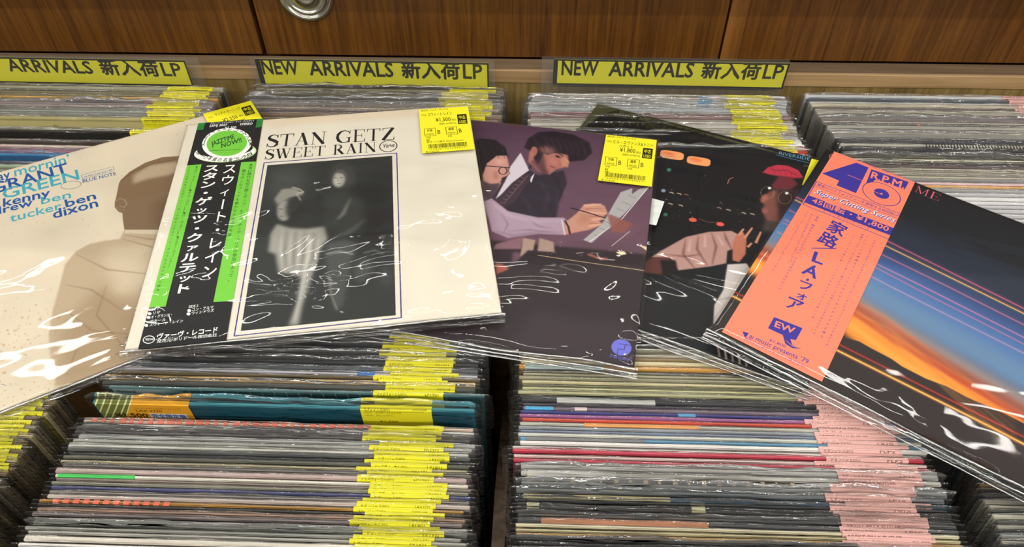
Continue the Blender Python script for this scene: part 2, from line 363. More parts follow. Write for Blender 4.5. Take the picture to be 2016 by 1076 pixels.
# round pull, set in the middle door
hc = at_y(601, -12, YD); R0 = .0345
def lathe(name, prof, mat, parent, n=64):
    V, Fc = [], []
    for i in range(n):
        a = 2*math.pi*i/n
        for r, d in prof: V.append((r*math.cos(a), -d, r*math.sin(a)))
    m = len(prof)
    for i in range(n):
        for j in range(m-1): Fc.append((i*m+j, i*m+j+1, ((i+1) % n)*m+j+1, ((i+1) % n)*m+j))
    return mesh(name, V, Fc, mat, parent, smooth=True)
STEEL = metal('brushed_steel', 'b8b4a8', .22)
hd = lathe('round_pull', [(R0, 0.0003), (R0, .0018), (R0-.0015, .0036), (R0-.0035, .0042), (R0-.0055, .0034), (R0-.0068, .0012), (R0-.0078, .0006), (R0-.0085, .0022), (R0-.0100, .0032), (R0-.0115, .0022), (R0-.0125, .0008), (R0-.0150, .0004), (R0-.019, .0008), (R0-.0225, .0016), (R0-.0235, .0030), (R0-.0245, .0016), (0.0005, .0014)], STEEL, None)
hd.parent = dr[1]; hd.matrix_parent_inverse = cab.matrix_world.inverted_safe(); hd.location = hc
hd.matrix_parent_inverse = Matrix.Identity(4)
bpy.context.view_layer.update(); hd.matrix_parent_inverse = dr[1].matrix_world.inverted_safe()
hd['label'] = 'round recessed steel ring pull'

led = tag(box('oak_ledge', -1.2, 1.4, YB-.001, YB+.0035, LZ0, LZ1, OAK, None, .0006), 'pale oak ledge board running between the bins and the cabinet doors', 'shelf')
LEDT = wood('grey_brown_ledge', '5c4c3a', '8c745a', 0, .9, .5)  # darker, greyer wood tone for the top board than the front strip
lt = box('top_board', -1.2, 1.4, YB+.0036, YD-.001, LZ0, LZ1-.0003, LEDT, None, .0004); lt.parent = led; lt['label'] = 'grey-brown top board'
PX = .3508
rack_r = tag(empty('record_rack', (0, .66, FLOORZ)), 'rear wooden record rack under the yellow signs, olive oak back board', 'rack')
rack_f = tag(empty('record_rack', (0, .3, FLOORZ)), 'front wooden record rack nearest the camera with dark dividers', 'rack')
under(box('back_panel', -1.2, 1.4, YB, YB+.018, -.36, LZ0-.0005, OLIVE), rack_r)
under(box('bottom_board', -1.2, 1.4, .535, YB-.0005, -.352, -.334, BODYW), rack_r)
under(box('front_board', -1.2, 1.4, .515, .5345, -.352, -.05, BODYW), rack_r)
under(box('base', -1.2, 1.4, .515, YB+.018, FLOORZ, -.353, BODYW), rack_r)
for x, hw in ((-2*PX, .004), (-PX, .0035), (.001, .0028), (.3462, .0014), (2*PX+.005, .003)):
    under(box('divider', x-hw, x+hw, .6, .795, -.333, -.12, OLIVE, None, .001), rack_r)
under(box('bottom_board', -1.2, 1.4, .05, .5145, -.352, -.334, BLACKW), rack_f)
under(box('base', -1.2, 1.4, .05, .5145, FLOORZ, -.353, BLACKW), rack_f)
under(box('front_board', -1.2, 1.4, .03, .0495, FLOORZ, -.03, DARKW), rack_f)
for x, hw in ((-2*PX-.002, .004), (-.349, .0028), (.0022, .0052), (.3455, .004), (2*PX-.005, .004)):
    pr = [(.05, -.333), (.5145, -.333), (.5145, -.2), (.30, -.075), (.05, -.030)]
    V = [(xx, y, z) for xx in (x-hw, x+hw) for y, z in pr]
    under(mesh('divider', V, [(0, 1, 2, 3, 4), (9, 8, 7, 6, 5)]+[(i, i+5, (i+1) % 5+5, (i+1) % 5) for i in range(5)], DARKW), rack_f)

# ------------------------------------------------------------------ yellow header signs
def sign(corn, acr, ys, segs, label, left_blk):
    o0 = at_y(*corn[3], ys); o1 = at_y(*corn[2], ys); o2 = at_y(*corn[0], ys)
    u = (o1-o0); w = u.length; u.normalize(); v = Vector((0, 0, 1)); v = (v-u*v.dot(u)).normalized(); h = (o2-o0).dot(v)
    cv = Canvas(o0, u, v, w, h, 1000, 'f4ee2c')
    def q(a, b): return (corn[3][0]+(corn[2][0]-corn[3][0])*a, 0)
    cv.a[:8] = rgb('1b1a10'); cv.a[-8:] = rgb('1b1a10'); cv.a[:, -7:] = rgb('1b1a10')
    if left_blk: cv.a[:, :int(left_blk/w*cv.W*w)] = rgb('15140e')
    (x0, y0), (x1, y1), ch = segs
    for st, a, b, bold, hk in (('NEW', 0, .165, .026, 1), ('ARRIVALS', .213, .596, .026, 1), ('新入荷', .633, .898, .034, .93), ('LP', .912, 1, .02, 1)):
        pa = (x0+(x1-x0)*a, y0+(y1-y0)*a+(0 if st != '新入荷' else -1)); pb = (x0+(x1-x0)*b, y0+(y1-y0)*b+(0 if st != '新入荷' else -1))
        cv.text(st, pa, pb, ch*hk, '1d1b12', bold)
    t = tag(empty('header_sign', (o0.x+w/2, ys, -.2)), label, 'sign', 'yellow new arrivals signs')
    ac0 = at_y(*acr[0], ys); ac1 = at_y(*acr[1], ys)
    xa, xb, zt = ac0.x, ac1.x, max(ac0.z, ac1.z)
    holder = box('clear_holder', xa, xb, ys+.0004, ys+.0012, -.22, zt, ACRYL); under(holder, t)
    fr = box('clear_front', xa, xb, ys-.0016, ys-.0010, -.05, zt, ACRYL); under(fr, t)
    V = [o0, o0+u*w, o0+u*w+v*h, o0+v*h]; V = [x+Vector((0, -.0003, 0)) for x in V]; V += [x+Vector((0, .0005, 0)) for x in V]
    fs = [(0, 1, 2, 3), (5, 4, 7, 6), (0, 4, 5, 1), (1, 5, 6, 2), (2, 6, 7, 3), (3, 7, 4, 0)]
    uv = [(0, 0), (1, 0), (1, 1), (0, 1)]*2
    under(mesh('paper_insert', V, fs, [image_mat('sign_print', cv.a, .5), paint('dcd84a', .6)], None, uv, [0, 1, 1, 1, 1, 1]), t)
sign([(-95, 110), (366, 119), (382, 170), (-78, 161)], [(-105, 107), (390, 117)], .8135, ((-72, 137), (361, 150), 27), 'yellow new arrivals sign cut off by the picture edge, above the striped sleeves', .012)
sign([(502, 115), (962, 124), (963, 176), (515, 167)], [(490, 113), (973, 122)], .8115, ((519, 145), (950, 155), 28), 'middle of the three yellow new arrivals signs, under the round steel pull', .022)
sign([(1090, 115.7), (1552.6, 123), (1540, 175), (1088, 166)], [(1067, 112), (1555, 119)], .8115, ((1105, 147), (1538, 155), 28), 'yellow new arrivals sign over white sleeves, wide clear holder margin beside it', .018)

# ------------------------------------------------------------------ price stickers for the filed sleeves
def sticker_tex(name, bg, ink, l1, l2, l3, code):
    o, u, v = Vector((-.029, 0, 0)), Vector((1, 0, 0)), Vector((0, 0, 1))
    cv = Canvas(o, u, v, .058, .05, 384, bg); k = cv.k
    def tx(st, x, y, w, h, bold=0.0):      # millimetres from the top left corner
        tr = glyphs(st, bold)
        if tr is None: return
        T = tr.copy(); x0, x1 = T[..., 0].min(), T[..., 0].max()
        T[..., 0] = (x+(T[..., 0]-x0)/(x1-x0)*w)*.001*k; T[..., 1] = cv.H-(y-T[..., 1]/.69*h)*.001*k
        r = cv.raster(list(T), 0, tri=True); cv.comp(r[0], r[1], r[2], ink, .85)
    tx(l1, 3, 4.6, min(36, 1.9*len(l1)), 1.9); tx(code, 43, 4.2, 11, 1.7)
    cv.a[int(cv.H-.0056*k):int(cv.H-.0053*k), int(.003*k):int(.052*k)] = rgb(ink)
    tx('ARTIST', 3, 8.0, 6.5, 1.4); tx(l2, 12, 8.2, min(36, 2.1*len(l2)), 2.3, .01)
    tx('TITLE', 3, 12.6, 6.5, 1.4); tx(l3, 12, 12.8, min(36, 1.9*len(l3)), 1.9)
    tx('¥1,500', 14, 22, 15, 3); cv.a[int(cv.H-.040*k):int(cv.H-.036*k), int(.008*k):int(.048*k):3] = rgb(ink)
    return image_mat(name, cv.a, .45)
YEL = [sticker_tex('yellow_sticker', 'e8e02c', '2a2810', a, b, c, d) for a, b, c, d in (
    ('モダンジャズ(071)', 'エスターフィリップス', 'アローンアゲイン', 'LAX3220'), ('ジャズヴォーカル(071)', 'ビリー・ホリデイ', 'VOL 2', 'LP1901'),
    ('モダンジャズ(071)', 'MODERN JAZZ', 'フリージャズ', 'FK1471'), ('日本人ジャズ(076)', 'サックス', 'レア・グルーヴ', 'JC9713'), ('フリージャズ(073)', 'FREE JAZZ', 'LIVE', 'DEF3108'))]
YLB = sticker_tex('yellow_sticker', 'e8e02c', '2a2810', 'ARTIST LAKECIA BENJAMIN', '', '', '')
PNK = [sticker_tex('pink_sticker', 'e6b0a8', '3a2624', a, b, c, d) for a, b, c, d in (
    ('モダンジャズ(071)', 'RED BAHNIK', 'GOES TO SANTANDER', 'FLP2'), ('モダンジャズ(071)', 'PER HENRIK WALLIN', '', 'LP10'), ('ARTIST KENNY DREW', '', '', ''),
    ('ARTIST 秋吉敏子', 'LIVE', '', 'RCA4'), ('ARTIST BILLY BUTLER', '', '', ''), ('レア・グルーヴ', 'JAZZ', 'LIVE', 'LP55'))]

# ------------------------------------------------------------------ filed record sleeves
def bag_mesh(seed, hb, side):
    rnd = random.Random(seed); N = 44; W = .161; t = .0013
    V, Fc = [], []
    ph = rnd.uniform(0, 50)
    for i in range(N+1):
        x = -W+2*W*i/N
        a = noise.noise(Vector((x*26+ph, 1.3, 0))); b = noise.noise(Vector((x*60+ph, 5.1, 0))); c = noise.noise(Vector((x*14+ph, 9.7, 0)))
        e = max(0, 1-min(i, N-i)/1.5)
        h = hb*(.75+.45*a+.25*b)*(1-.5*e)
        yb = c*.0006
        prof = [(-t-.0001-.0001*(1+a), -.285), (-t-.0001*(1+b), -.05), (-t-.0002-.0001*b, -.010), (-t-.0001, -.0015), (-t*.5+yb, h*.45+.0003), (yb-.0004, h+.0006), (yb+.0004, h+.0005),
                (t*.6+yb, h*.4+.0003), (t+.0001, -.002), (t+.0001, -.06), (t+.0001, -.285)]
        V += [(x, y*(1-.3*e), z) for y, z in prof]
    m = 11
    for i in range(N):
        for j in range(m-1): Fc.append((i*m+j, (i+1)*m+j, (i+1)*m+j+1, i*m+j+1))
    # pinched side flaps
    for sgn, i0 in ((-1, 0), (1, N)):
        base = len(V); dp = .05; fl = side if sgn < 0 else rnd.uniform(.0015, .004); rows = 8
        for r in range(rows+1):
            z = hb*.5-r*(dp/rows) if r else hb*.55
            q = noise.noise(Vector((z*40+ph, sgn, 3)))
            V += [(sgn*W, -.0004+q*.0006, z), (sgn*(W+fl*.6), q*.0008, z-.0004), (sgn*(W+fl*(.85+.3*q)), q*.0009, z-.0012*(1+q))]
        for r in range(rows):
            for c in range(2):
                a = base+r*3+c; Fc.append((a, a+1, a+4, a+3))
    me = bpy.data.meshes.new('plastic_bag'); me.from_pydata(V, [], Fc); me.polygons.foreach_set('use_smooth', [True]*len(me.polygons)); return me
BAGS = {}
for lv, hb in (('lo', .0018), ('mid', .0045), ('hi', .0095), ('max', .0150)):
    BAGS[lv] = [bag_mesh({'lo': 3, 'mid': 31, 'hi': 57, 'max': 83}[lv]+k*7, hb, .0012+.0010*k) for k in range(5)]
def sleeve_mesh(th, w=.1568):
    b = box_bm(-w, w, -th/2, th/2, -.3145, 0, .0006, 2); me = bpy.data.meshes.new('sleeve'); b.to_mesh(me); b.free()
    for p in me.polygons: p.use_smooth = False
    return me
NAMES = [('black', (25, 24, 24)), ('charcoal', (60, 60, 62)), ('grey', (115, 113, 112)), ('pale grey', (180, 178, 174)), ('white', (226, 225, 223)), ('cream', (220, 208, 170)),
         ('beige', (178, 162, 130)), ('tan', (170, 130, 85)), ('ochre', (175, 130, 55)), ('orange', (220, 150, 70)), ('brown', (95, 72, 55)), ('olive', (105, 98, 65)), ('pink', (205, 165, 165)),
         ('crimson', (165, 40, 60)), ('red', (215, 75, 55)), ('purple', (115, 75, 120)), ('navy', (50, 55, 100)), ('blue', (70, 120, 175)), ('light blue', (135, 175, 205)), ('teal', (35, 100, 115)), ('green', (70, 180, 80)), ('mauve', (140, 120, 128)), ('slate', (80, 92, 100))]
def cname(h):
    c = [int(h[i:i+2], 16) for i in (0, 2, 4)]
    return min(NAMES, key=lambda n: sum((a-b)**2 for a, b in zip(c, n[1])))[0]
def ordinal(n): return f"{n}{'th' if 10 <= n % 100 <= 20 else {1: 'st', 2: 'nd', 3: 'rd'}.get(n % 10, 'th')}"
def sticker_obj(mat, parent, x, th, w=.058, drop=0.0):
    V, Fc, U = [], [], []; N = 6; y0 = -th/2-.0005; hgt = .05-th-.002; ve = 1-(th+.0012)/.05
    for i in range(N+1):
        a = i/N; xx = x-w/2+w*a; q = noise.noise(Vector((xx*60+x*99, 2, 0)))*.00012
        prof = [(y0-q, -hgt, 0), (y0-.0001+q, -.02, ve*(1-.02/hgt)), (y0, -.0008, ve)]
        prof += [(y0+.0004, .0007, ve+.01), (th/2+.0003, .0010+q, 1.0)]
        for y, z, vv in prof: V.append((xx, y, z)); U.append((a, max(0, vv)))
    for i in range(N):
        for j in range(4): Fc.append((i*5+j, (i+1)*5+j, (i+1)*5+j+1, i*5+j+1))
    return mesh('price_sticker', V, Fc, mat, parent, U, smooth=True)
CNT = [0]
def fill_bin(rows, xref, xc, lean, where, stick, sx, group, xj=.0025, stick_w=.058):
    """rows: list of (photo row of the top edge, colour, bag level, options)"""
    prev = None; n = 0; rnd = random.Random(len(rows)*31+int(xref))
    for ir, rw in enumerate(rows):
        y, c, lv = rw[0], rw[1], rw[2]; op = rw[3] if len(rw) > 3 else {}
        th = op.get('th')
        if th is None: th = min(.0044, max(.0022, at_z(xref, y).y-at_z(xref, rows[ir+1][0]).y-.0011)) if ir+1 < len(rows) else .003
        X = xc+op.get('dx', rnd.uniform(-xj, xj))
        Y = at_z(xref, y).y
        mg = .0011 if stick else .0008
        if prev is not None and prev-Y < .5*(th+pth)+mg: Y = prev-.5*(th+pth)-mg
        pth = th
        prev = Y; n += 1; Y -= 0
        dz = op.get('dz', rnd.uniform(-.0012, .0008))
        t = empty('record_sleeve', (X, Y, dz), (math.radians(-lean), 0, rnd.uniform(-.0008, .0008)))
        st = stick and op.get('st', True)
        nm = op.get('name') or cname(c)
        sname = {'y': 'yellow', 'p': 'pink'}.get(stick, '')
        lab = f"{nm} sleeve" + (f" with {sname} sticker" if st else ' in clear plastic') + f", {ordinal(n)} from back, {where}"
        tag(t, lab, 'record', group)
        me = sleeve_mesh(th); fc = op.get('front'); m0 = paint(c); me.materials.append(m0)
        if fc:
            me.materials.append(paint(fc))
            for p in me.polygons:
                if p.normal.y < -.5: p.material_index = 1
        link(bpy.data.objects.new('sleeve', me), t)
        bm_ = rnd.choice(BAGS[lv]); o = bpy.data.objects.new('plastic_bag', bm_); link(o, t)
        o.scale = (1, th/.0026, 1)
        if not bm_.materials: bm_.materials.append(BAG)
        o.material_slots[0].link = 'OBJECT'; o.material_slots[0].material = BAGW if (op.get('milky') or (lv in ('hi', 'max') and rnd.random() < .3)) else BAG
        if st:
            mat = op.get('stm') or (rnd.choice(YEL) if stick == 'y' else rnd.choice(PNK))
            sticker_obj(mat, t, op.get('sx', sx+rnd.uniform(-.007, .006)), th, w=stick_w, drop=op.get('drop', 0 if lv in ('lo', 'mid') else rnd.choice([0, .0015])))
        for (a, b, cc, hh) in op.get('bands', []):      # printed paper bands / coloured runs of the spine: (x from, x to, colour, height)
            bb = box_bm(a, b, -th/2-.0005, th/2+.0003, -hh, .0004, .0002); ob = bm_obj('paper_band', bb, paint(cc), t)
            if op.get('bandlabel'): ob['label'] = op['bandlabel']
        if op.get('extra'): op['extra'](t, th)
    return n
def xloc(px, y, xc): return at_z(px, y).x-xc

# front bin under the cream cover (rows read at x = 630)
XB = -.1760
def monaural(t, th):
    for k in range(26):
        x = -.13+k*.0102; bb = box_bm(x, x+.0005, -th/2-.0003, -th/2-.0001, -.013, -.0005); bm_obj('grid_line', bb, paint('6c8c90'), t)
    cvs = Canvas(Vector((-.15, 0, -.014)), Vector((1, 0, 0)), Vector((0, 0, 1)), .06, .0135, 420, '8b9a96')
    cvs.a[:, 300:] = np.linspace(0, 1, 120)[None, :, None]*(rgb('405a5e')-rgb('8b9a96'))+rgb('8b9a96')
    for st, x, y, w, h in (('Monaural', 20, 58, 110, 22), ('stereo', 40, 18, 80, 16)):
        T = glyphs(st, .02).copy(); a, b = T[..., 0].min(), T[..., 0].max(); T[..., 0] = x+(T[..., 0]-a)/(b-a)*w; T[..., 1] = y+T[..., 1]/.69*h
        r = cvs.raster(list(T), 0, tri=True); cvs.comp(r[0], r[1], r[2], '20282a', .9)
    mesh('printed_corner', [(-.1535, -th/2-.0004, -.0138), (-.0935, -th/2-.0004, -.0138), (-.0935, -th/2-.0004, -.0004), (-.1535, -th/2-.0004, -.0004)], [(0, 1, 2, 3)], image_mat('monaural_print', cvs.a), t, [(0, 0), (1, 0), (1, 1), (0, 1)])
def lax(t, th):
    w, h = .078, .026; cv = Canvas(Vector((0, 0, 0)), Vector((1, 0, 0)), Vector((0, 0, 1)), w, h, 800, 'e6a52c')
    H, W = cv.H, cv.W
    def pp(pts, c):
        r = cv.raster([np.array(pts, float)]); cv.comp(r[0], r[1], r[2], c, 1)
    pp([(0, 0), (0, H), (300, H), (160, 0)], '6e7a3c')
    for k in range(5):
        x = 10+k*62; pp([(x-170, 0), (x-155, 0), (x+12, H), (x-3, H)], 'd8d8a0')
    pp([(150, 0), (162, 0), (310, H), (298, H)], 'e0e0a8')
    def tx(st, x, y, ww, hh, c, b=0):
        T = glyphs(st, b).copy(); a, bb = T[..., 0].min(), T[..., 0].max(); T[..., 0] = x+(T[..., 0]-a)/(bb-a)*ww; T[..., 1] = y+T[..., 1]/.69*hh
        r = cv.raster(list(T), 0, tri=True); cv.comp(r[0], r[1], r[2], c, 1)
    tx('アローン・アゲイン/エスター・フィリップス', 320, H-62, 400, 18, '4a3a18'); tx('LAX 3220', 325, H-102, 220, 30, '3a3014', .01)
    tx('¥1,500', 120, H-190, 280, 62, '4a3a14', .03); pp([(420, H-200), (420, H-125), (740, H-125), (740, H-200)], 'e8e8e0'); tx('完全限定盤', 432, H-190, 300, 46, '2a62b8', .03)
    y = -th/2-.0008; x0 = -.1548
    V = [(x0, y, -h), (x0+w, y, -h), (x0+w, y, -.0002), (x0, y, -.0002), (x0, th/2, .0006), (x0+w, th/2, .0006)]
    o = mesh('obi_strip', V, [(0, 1, 2, 3), (3, 2, 5, 4)], image_mat('obi_print', cv.a), t, [(0, 0), (1, 0), (1, 1), (0, 1), (0, 1), (1, 1)]); o['label'] = 'orange and olive striped paper band'
def dashes(c, z, x0, x1, n, hh=.003, wmul=.6, jit=True):
    def f(t, th):
        r = random.Random(n); st = (x1-x0)/n
        for k in range(n):
            w = st*wmul*(r.uniform(.5, 1.3) if jit else 1); bb = box_bm(x0+k*st, x0+k*st+w, -th/2-.0004, th/2+.0002, -hh, .0003); bm_obj('printed_mark', bb, paint(c), t)
    return f
B = [(646, '3c3c3e', 'lo'), (653, '48484a', 'lo'), (660, '3a3b3d', 'lo'), (667, '6e7072', 'mid'), (675, '4a4c50', 'mid'), (681, '24262c', 'hi'), (688, '20232e', 'mid', {'bag': 1}), (695, '1c1c1e', 'hi', {'sx': .098}), (703, '121214', 'mid'),
     (712, '2a2b2e', 'hi'), (721, '50565a', 'mid'), (732, 'c6c4cc', 'mid', {'bands': [(xloc(703, 733, XB), xloc(738, 733, XB), '3f74b4', .004)], 'sx': .112, 'dx': 0}), (740, '6a604a', 'lo', {'sx': .096}), (746.5, 'cfa964', 'lo', {'sx': .105}),
     (757, '4c4d48', 'hi'), (770, '56787a', 'lo', {'front': '2f5254', 'extra': monaural, 'name': 'dark teal grid', 'dx': .007, 'sx': .094, 'th': .0030, 'stm': YEL[1]}),
     (800, '3f97a6', 'max', {'front': '11647a', 'extra': lax, 'name': 'bright teal', 'dx': .0, 'sx': .093, 'th': .0034, 'stm': YEL[0], 'drop': .0005, 'dz': 0}),
     (837.5, 'd8c4b4', 'mid', {'extra': dashes('d8705c', 0, -.15, .08, 30), 'name': 'red dashed beige'}), (845, 'd9d6d2', 'lo'), (854, '46464a', 'hi'), (861, '5a5456', 'hi'), (869, 'cfd0cd', 'mid', {'milky': 1}), (877, '9a9a92', 'lo'), (887, 'd2d1c8', 'mid', {'front': 'a0a09c'}),
     (896, '5a5c5a', 'lo'), (903, '2e2e2c', 'lo'), (909, '5e5e54', 'lo'), (914.5, 'b8ac88', 'lo'), (922.5, '7d7a76', 'mid'), (930.5, 'bca4a0', 'mid', {'front': 'a8908c'}),
     (942.5, 'efe9da', 'lo', {'bands': [(-.1545, -.0955, '3fc456', .010)], 'bandlabel': 'green paper band on the spine', 'name': 'green-banded cream', 'dx': -.0005}), (951, '8b7c70', 'lo'), (957, '8e8c7c', 'lo'), (963.5, '43487a', 'lo', {'front': '3c4270'}),
     (972, '9c9490', 'mid'), (979, 'bdb0a8', 'lo'), (989, 'a87c34', 'lo', {'front': '8a6424', 'extra': dashes('dd6a52', 0, -.146, -.056, 12, .005, .6, False), 'name': 'ochre, orange-dashed'}), (998, '1e1a18', 'lo'),
     (1005, 'aa8a78', 'mid'), (1014, '857878', 'mid'), (1023.5, 'bdb9b2', 'lo', {'front': '6c6e6a'}), (1033, '767872', 'hi'), (1042, 'a6a69e', 'lo'), (1049, 'b4b1a8', 'lo'), (1057, 'ded6c8', 'mid', {'front': 'c8c2b4'}), (1071, 'e8e4de', 'lo'), (1082, 'b8b4ac', 'mid'), (1094, 'a09c94', 'lo')]
fill_bin(B, 630, XB, 0.0, 'front bin beneath the cream cover', 'y', .108, 'sleeves in the front bin under the cream cover')

# front bin with pink stickers (rows read at x = 1390)
XC = .1745
C = [(655, '1c1c1e', 'lo', {'st': False}), (663, '222224', 'lo'), (671, '1a1a1c', 'mid'), (682, '3a3b3b', 'lo'), (691, '76725f', 'lo'), (702, 'c8c2ae', 'lo'), (708, 'a48c64', 'lo'), (714, 'dacca0', 'lo', {'front': 'b0946a'}), (725, 'cb963e', 'lo', {'front': 'c08c3a', 'bands': [(-.152, -.085, '9fb0ae', .0045)]}),
     (736, '3a3a34', 'lo'), (742, 'aaa588', 'mid', {'front': '908c72'}), (750, '9a967a', 'lo'), (757.5, 'd2c89c', 'lo'), (765, '6c6a4c', 'lo'), (771.5, 'cfcc9a', 'lo'), (778, 'b4b288', 'mid', {'front': '2a2a22'}), (787, '262628', 'lo'), (794.5, '3a3a3e', 'mid', {'bands': [(-.128, -.048, 'b8b8b4', .0035)]}), (802, '463f4a', 'lo'),
     (809, '8a7888', 'lo', {'bands': [(-.155, -.132, '4aa0d0', .004), (-.115, -.105, 'd8c8c4', .004)]}), (814, '41468a', 'lo', {'bands': [(-.03, -.016, '5a9ccc', .004)]}), (820, '924f86', 'lo', {'front': '8c4a78'}), (830, 'd8503c', 'lo', {'front': 'cc4636'}),
     (835.5, 'c8c6b8', 'lo', {'bands': [(xloc(1150, 836, XC), xloc(1376, 836, XC), 'dd9a58', .010)], 'name': 'tan-banded pale', 'dx': 0}), (843, 'a2a8ae', 'lo'), (850, '7f8ca6', 'lo'), (857, 'd6d6cc', 'lo'), (865, '6aa2c4', 'lo', {'front': '6aa2c4', 'bands': [(-.152, -.06, '77787a', .004)]}), (872, 'e6e2de', 'lo', {'front': 'c4bcb6'}),
     (882, 'efebe8', 'lo', {'dx': -.005}), (890, 'c83a52', 'mid', {'front': 'b0203c', 'dx': -.0050, 'stm': PNK[0], 'sx': .1135, 'name': 'wide crimson', 'th': .003, 'dz': .001}), (906, 'e8cfca', 'lo', {'front': 'c8a09e', 'dx': -.004}), (912.5, 'c03048', 'lo', {'front': 'a82840', 'stm': PNK[1], 'sx': .117, 'dx': -.004}),
     (922, 'b0aeac', 'hi', {'milky': 1}), (937, 'c8c5be', 'mid', {'front': '9a8c70', 'bands': [(-.152, -.085, 'cfcdc8', .006)]}), (949, '2a221c', 'lo', {'extra': dashes('c8b080', 0, -.15, .09, 22, .001, .25), 'stm': PNK[2], 'name': 'black gold-flecked'}), (959, '8a8c8c', 'max', {'milky': 1}), (972, '6e7274', 'hi'),
     (984, '3c6f90', 'lo', {'front': '2c5f80', 'bands': [(-.155, -.047, 'd0c28c', .004)], 'bandlabel': 'cream printed strip'}), (993, '3c3e40', 'hi'), (1001, '1a181c', 'mid', {'front': '151215', 'bands': [(-.150, -.141, 'd4cf9c', .007), (-.030, -.020, 'd4cf9c', .007)], 'name': 'black, cream-barred'}),
     (1012, '2e2e30', 'hi'), (1019, '5c5e60', 'hi'), (1029, '4a4a4e', 'mid', {'front': '4a4a4e', 'bands': [(-.14, -.02, 'b87c5c', .003)]}), (1040, 'd8d0b4', 'lo', {'front': 'c2b690'}), (1048, 'c4b990', 'lo'), (1055, 'b5904e', 'lo', {'front': 'b5904e', 'stm': PNK[4]}), (1065, '28282a', 'hi'), (1073, '1c1c20', 'mid'), (1083, '6a6a6a', 'mid')]
fill_bin(C, 1390, XC, 0.0, 'front bin with pink stickers', 'p', .108, 'sleeves in the front bin with pink stickers', stick_w=.062)

# front bin at the far edge, only yellow stickers show (rows read at x = 20)
A = []
ra = random.Random(5); y = 770
while y < 1110:
    A.append((y, ra.choice(['8c7c58', '6a5c48', '9c9484', '7c6a54', '463c34', 'a89a84', 'c8b890', '74624c']), ra.choice(['mid', 'mid', 'hi', 'lo']), {'sx': .1215+ra.uniform(-.006, .006)})); y += ra.uniform(7.2, 9.5)
fill_bin(A, 20, -.5255, 0.0, 'front bin of solid yellow stickers', 'y', .122, 'sleeves in the front bin of solid yellow stickers', xj=.006)
# front corner bin beyond the pink stickers (rows read at x = 1990)
D = []
y = 880; k = 0; ra = random.Random(9)
dc = ['20242c', '3a3430', '1e2a3c', '6e6040', '202022', '5a3c30', '141c38', '8a7448', '303030', '3a3a3c', '8e8a80', 'b8b2a0', '2a2c30', 'c4c0b0', '50524e', 'a09c90', '202022', '8a8c8c', 'bcb8ac', '2a2a2c', '6c6c6a', 'c8c4b8', '3c3c3c']
while y < 1125: D.append((y, dc[k % len(dc)], ra.choice(['mid', 'lo', 'mid']), {'dz': -.0065-ra.uniform(0, .002)})); y += ra.uniform(8.6, 11); k += 1
fill_bin(D, 1990, .5225, 8.0, 'front corner bin past the pink stickers', None, 0, 'sleeves in the front corner bin', xj=.002)

# rear bins
R1 = [(171, 'bcb8a4', 'mid'), (177, '4c4838', 'lo'), (181, '8c8464', 'mid'), (185.5, '847c5c', 'lo'), (190, 'e4ac44', 'lo', {'front': 'dca440'}), (196, 'a09488', 'mid', {'bands': [(-.03, .07, '4a4234', .003), (.07, .10, 'b4604c', .003)]}), (202, 'b2a6a6', 'hi'), (208, 'a89c94', 'lo'), (213, '989890', 'mid'), (218, 'a4a89e', 'lo'), (223, '8c9088', 'lo'),
      (230, 'd8cc94', 'mid', {'front': 'c8bc80', 'name': 'pale yellow titled', 'extra': None}), (251, 'b8b4a0', 'lo'), (258, '2a2622', 'mid', {'front': '2a2622'}), (277, '50463e', 'lo'), (288, 'c4b0a4', 'lo', {'front': 'a8808c'}), (296, '9c6c84', 'mid'), (305, '4484b8', 'mid', {'front': '3c78ac'}), (320, '28304a', 'lo'), (327, 'a0b094', 'lo'), (336, '8c9884', 'lo'), (345, '6c6c64', 'lo'), (356, '84807a', 'lo'), (366, '5c5c5c', 'lo')]
def interp(t, th):
    cv = Canvas(Vector((0, 0, 0)), Vector((1, 0, 0)), Vector((0, 0, 1)), .24, .02, 900, 'cdc186')
    T = glyphs('INTERPRETATIONS  OF', .01).copy(); a, b = T[..., 0].min(), T[..., 0].max(); T[..., 0] = 60+(T[..., 0]-a)/(b-a)*700; T[..., 1] = 2+T[..., 1]/.69*30
    r = cv.raster(list(T), 0, tri=True); cv.comp(r[0], r[1], r[2], '6a5c44', 1)
    mesh('title_print', [(-.15, -th/2-.0004, -.0235), (.09, -th/2-.0004, -.0235), (.09, -th/2-.0004, -.0035), (-.15, -th/2-.0004, -.0035)], [(0, 1, 2, 3)], image_mat('title_print', cv.a), t, [(0, 0), (1, 0), (1, 1), (0, 1)])
R1[11][3]['extra'] = interp
fill_bin(R1, 100, -.5275, 0.0, 'rear bin above the beige cover', 'y', .112, 'sleeves in the rear bin above the beige cover')
R2 = [(176.5, '948c7a', 'hi'), (181, '8c8472', 'mid'), (184.5, '9a927e', 'mid'), (188.5, '40443f', 'hi'), (192.5, '3a3c3a', 'lo'), (197, 'b0acac', 'hi'), (201, '9c9a98', 'mid'), (206, '948a88', 'mid'), (210, 'a49884', 'lo'), (213.5, 'b8a898', 'lo'), (218, '5c5060', 'mid'), (222, 'a89884', 'lo'), (226, '8c7460', 'lo'), (231, '9c8c78', 'lo'), (238, 'a09080', 'lo'), (246, '907c70', 'lo'), (255, '9c9488', 'lo')]
fill_bin(R2, 640, -.1735, 0.0, 'rear bin below the middle sign', 'y', .113, 'sleeves in the rear bin below the middle sign')
R3 = []
ra = random.Random(3); y = 187
wc = ['f2f3f4', 'dfe4e8', 'd4dae0', 'e4e2e4', 'cdd6dc', 'e2c8cc', 'e8eaec', 'd6d8dc']
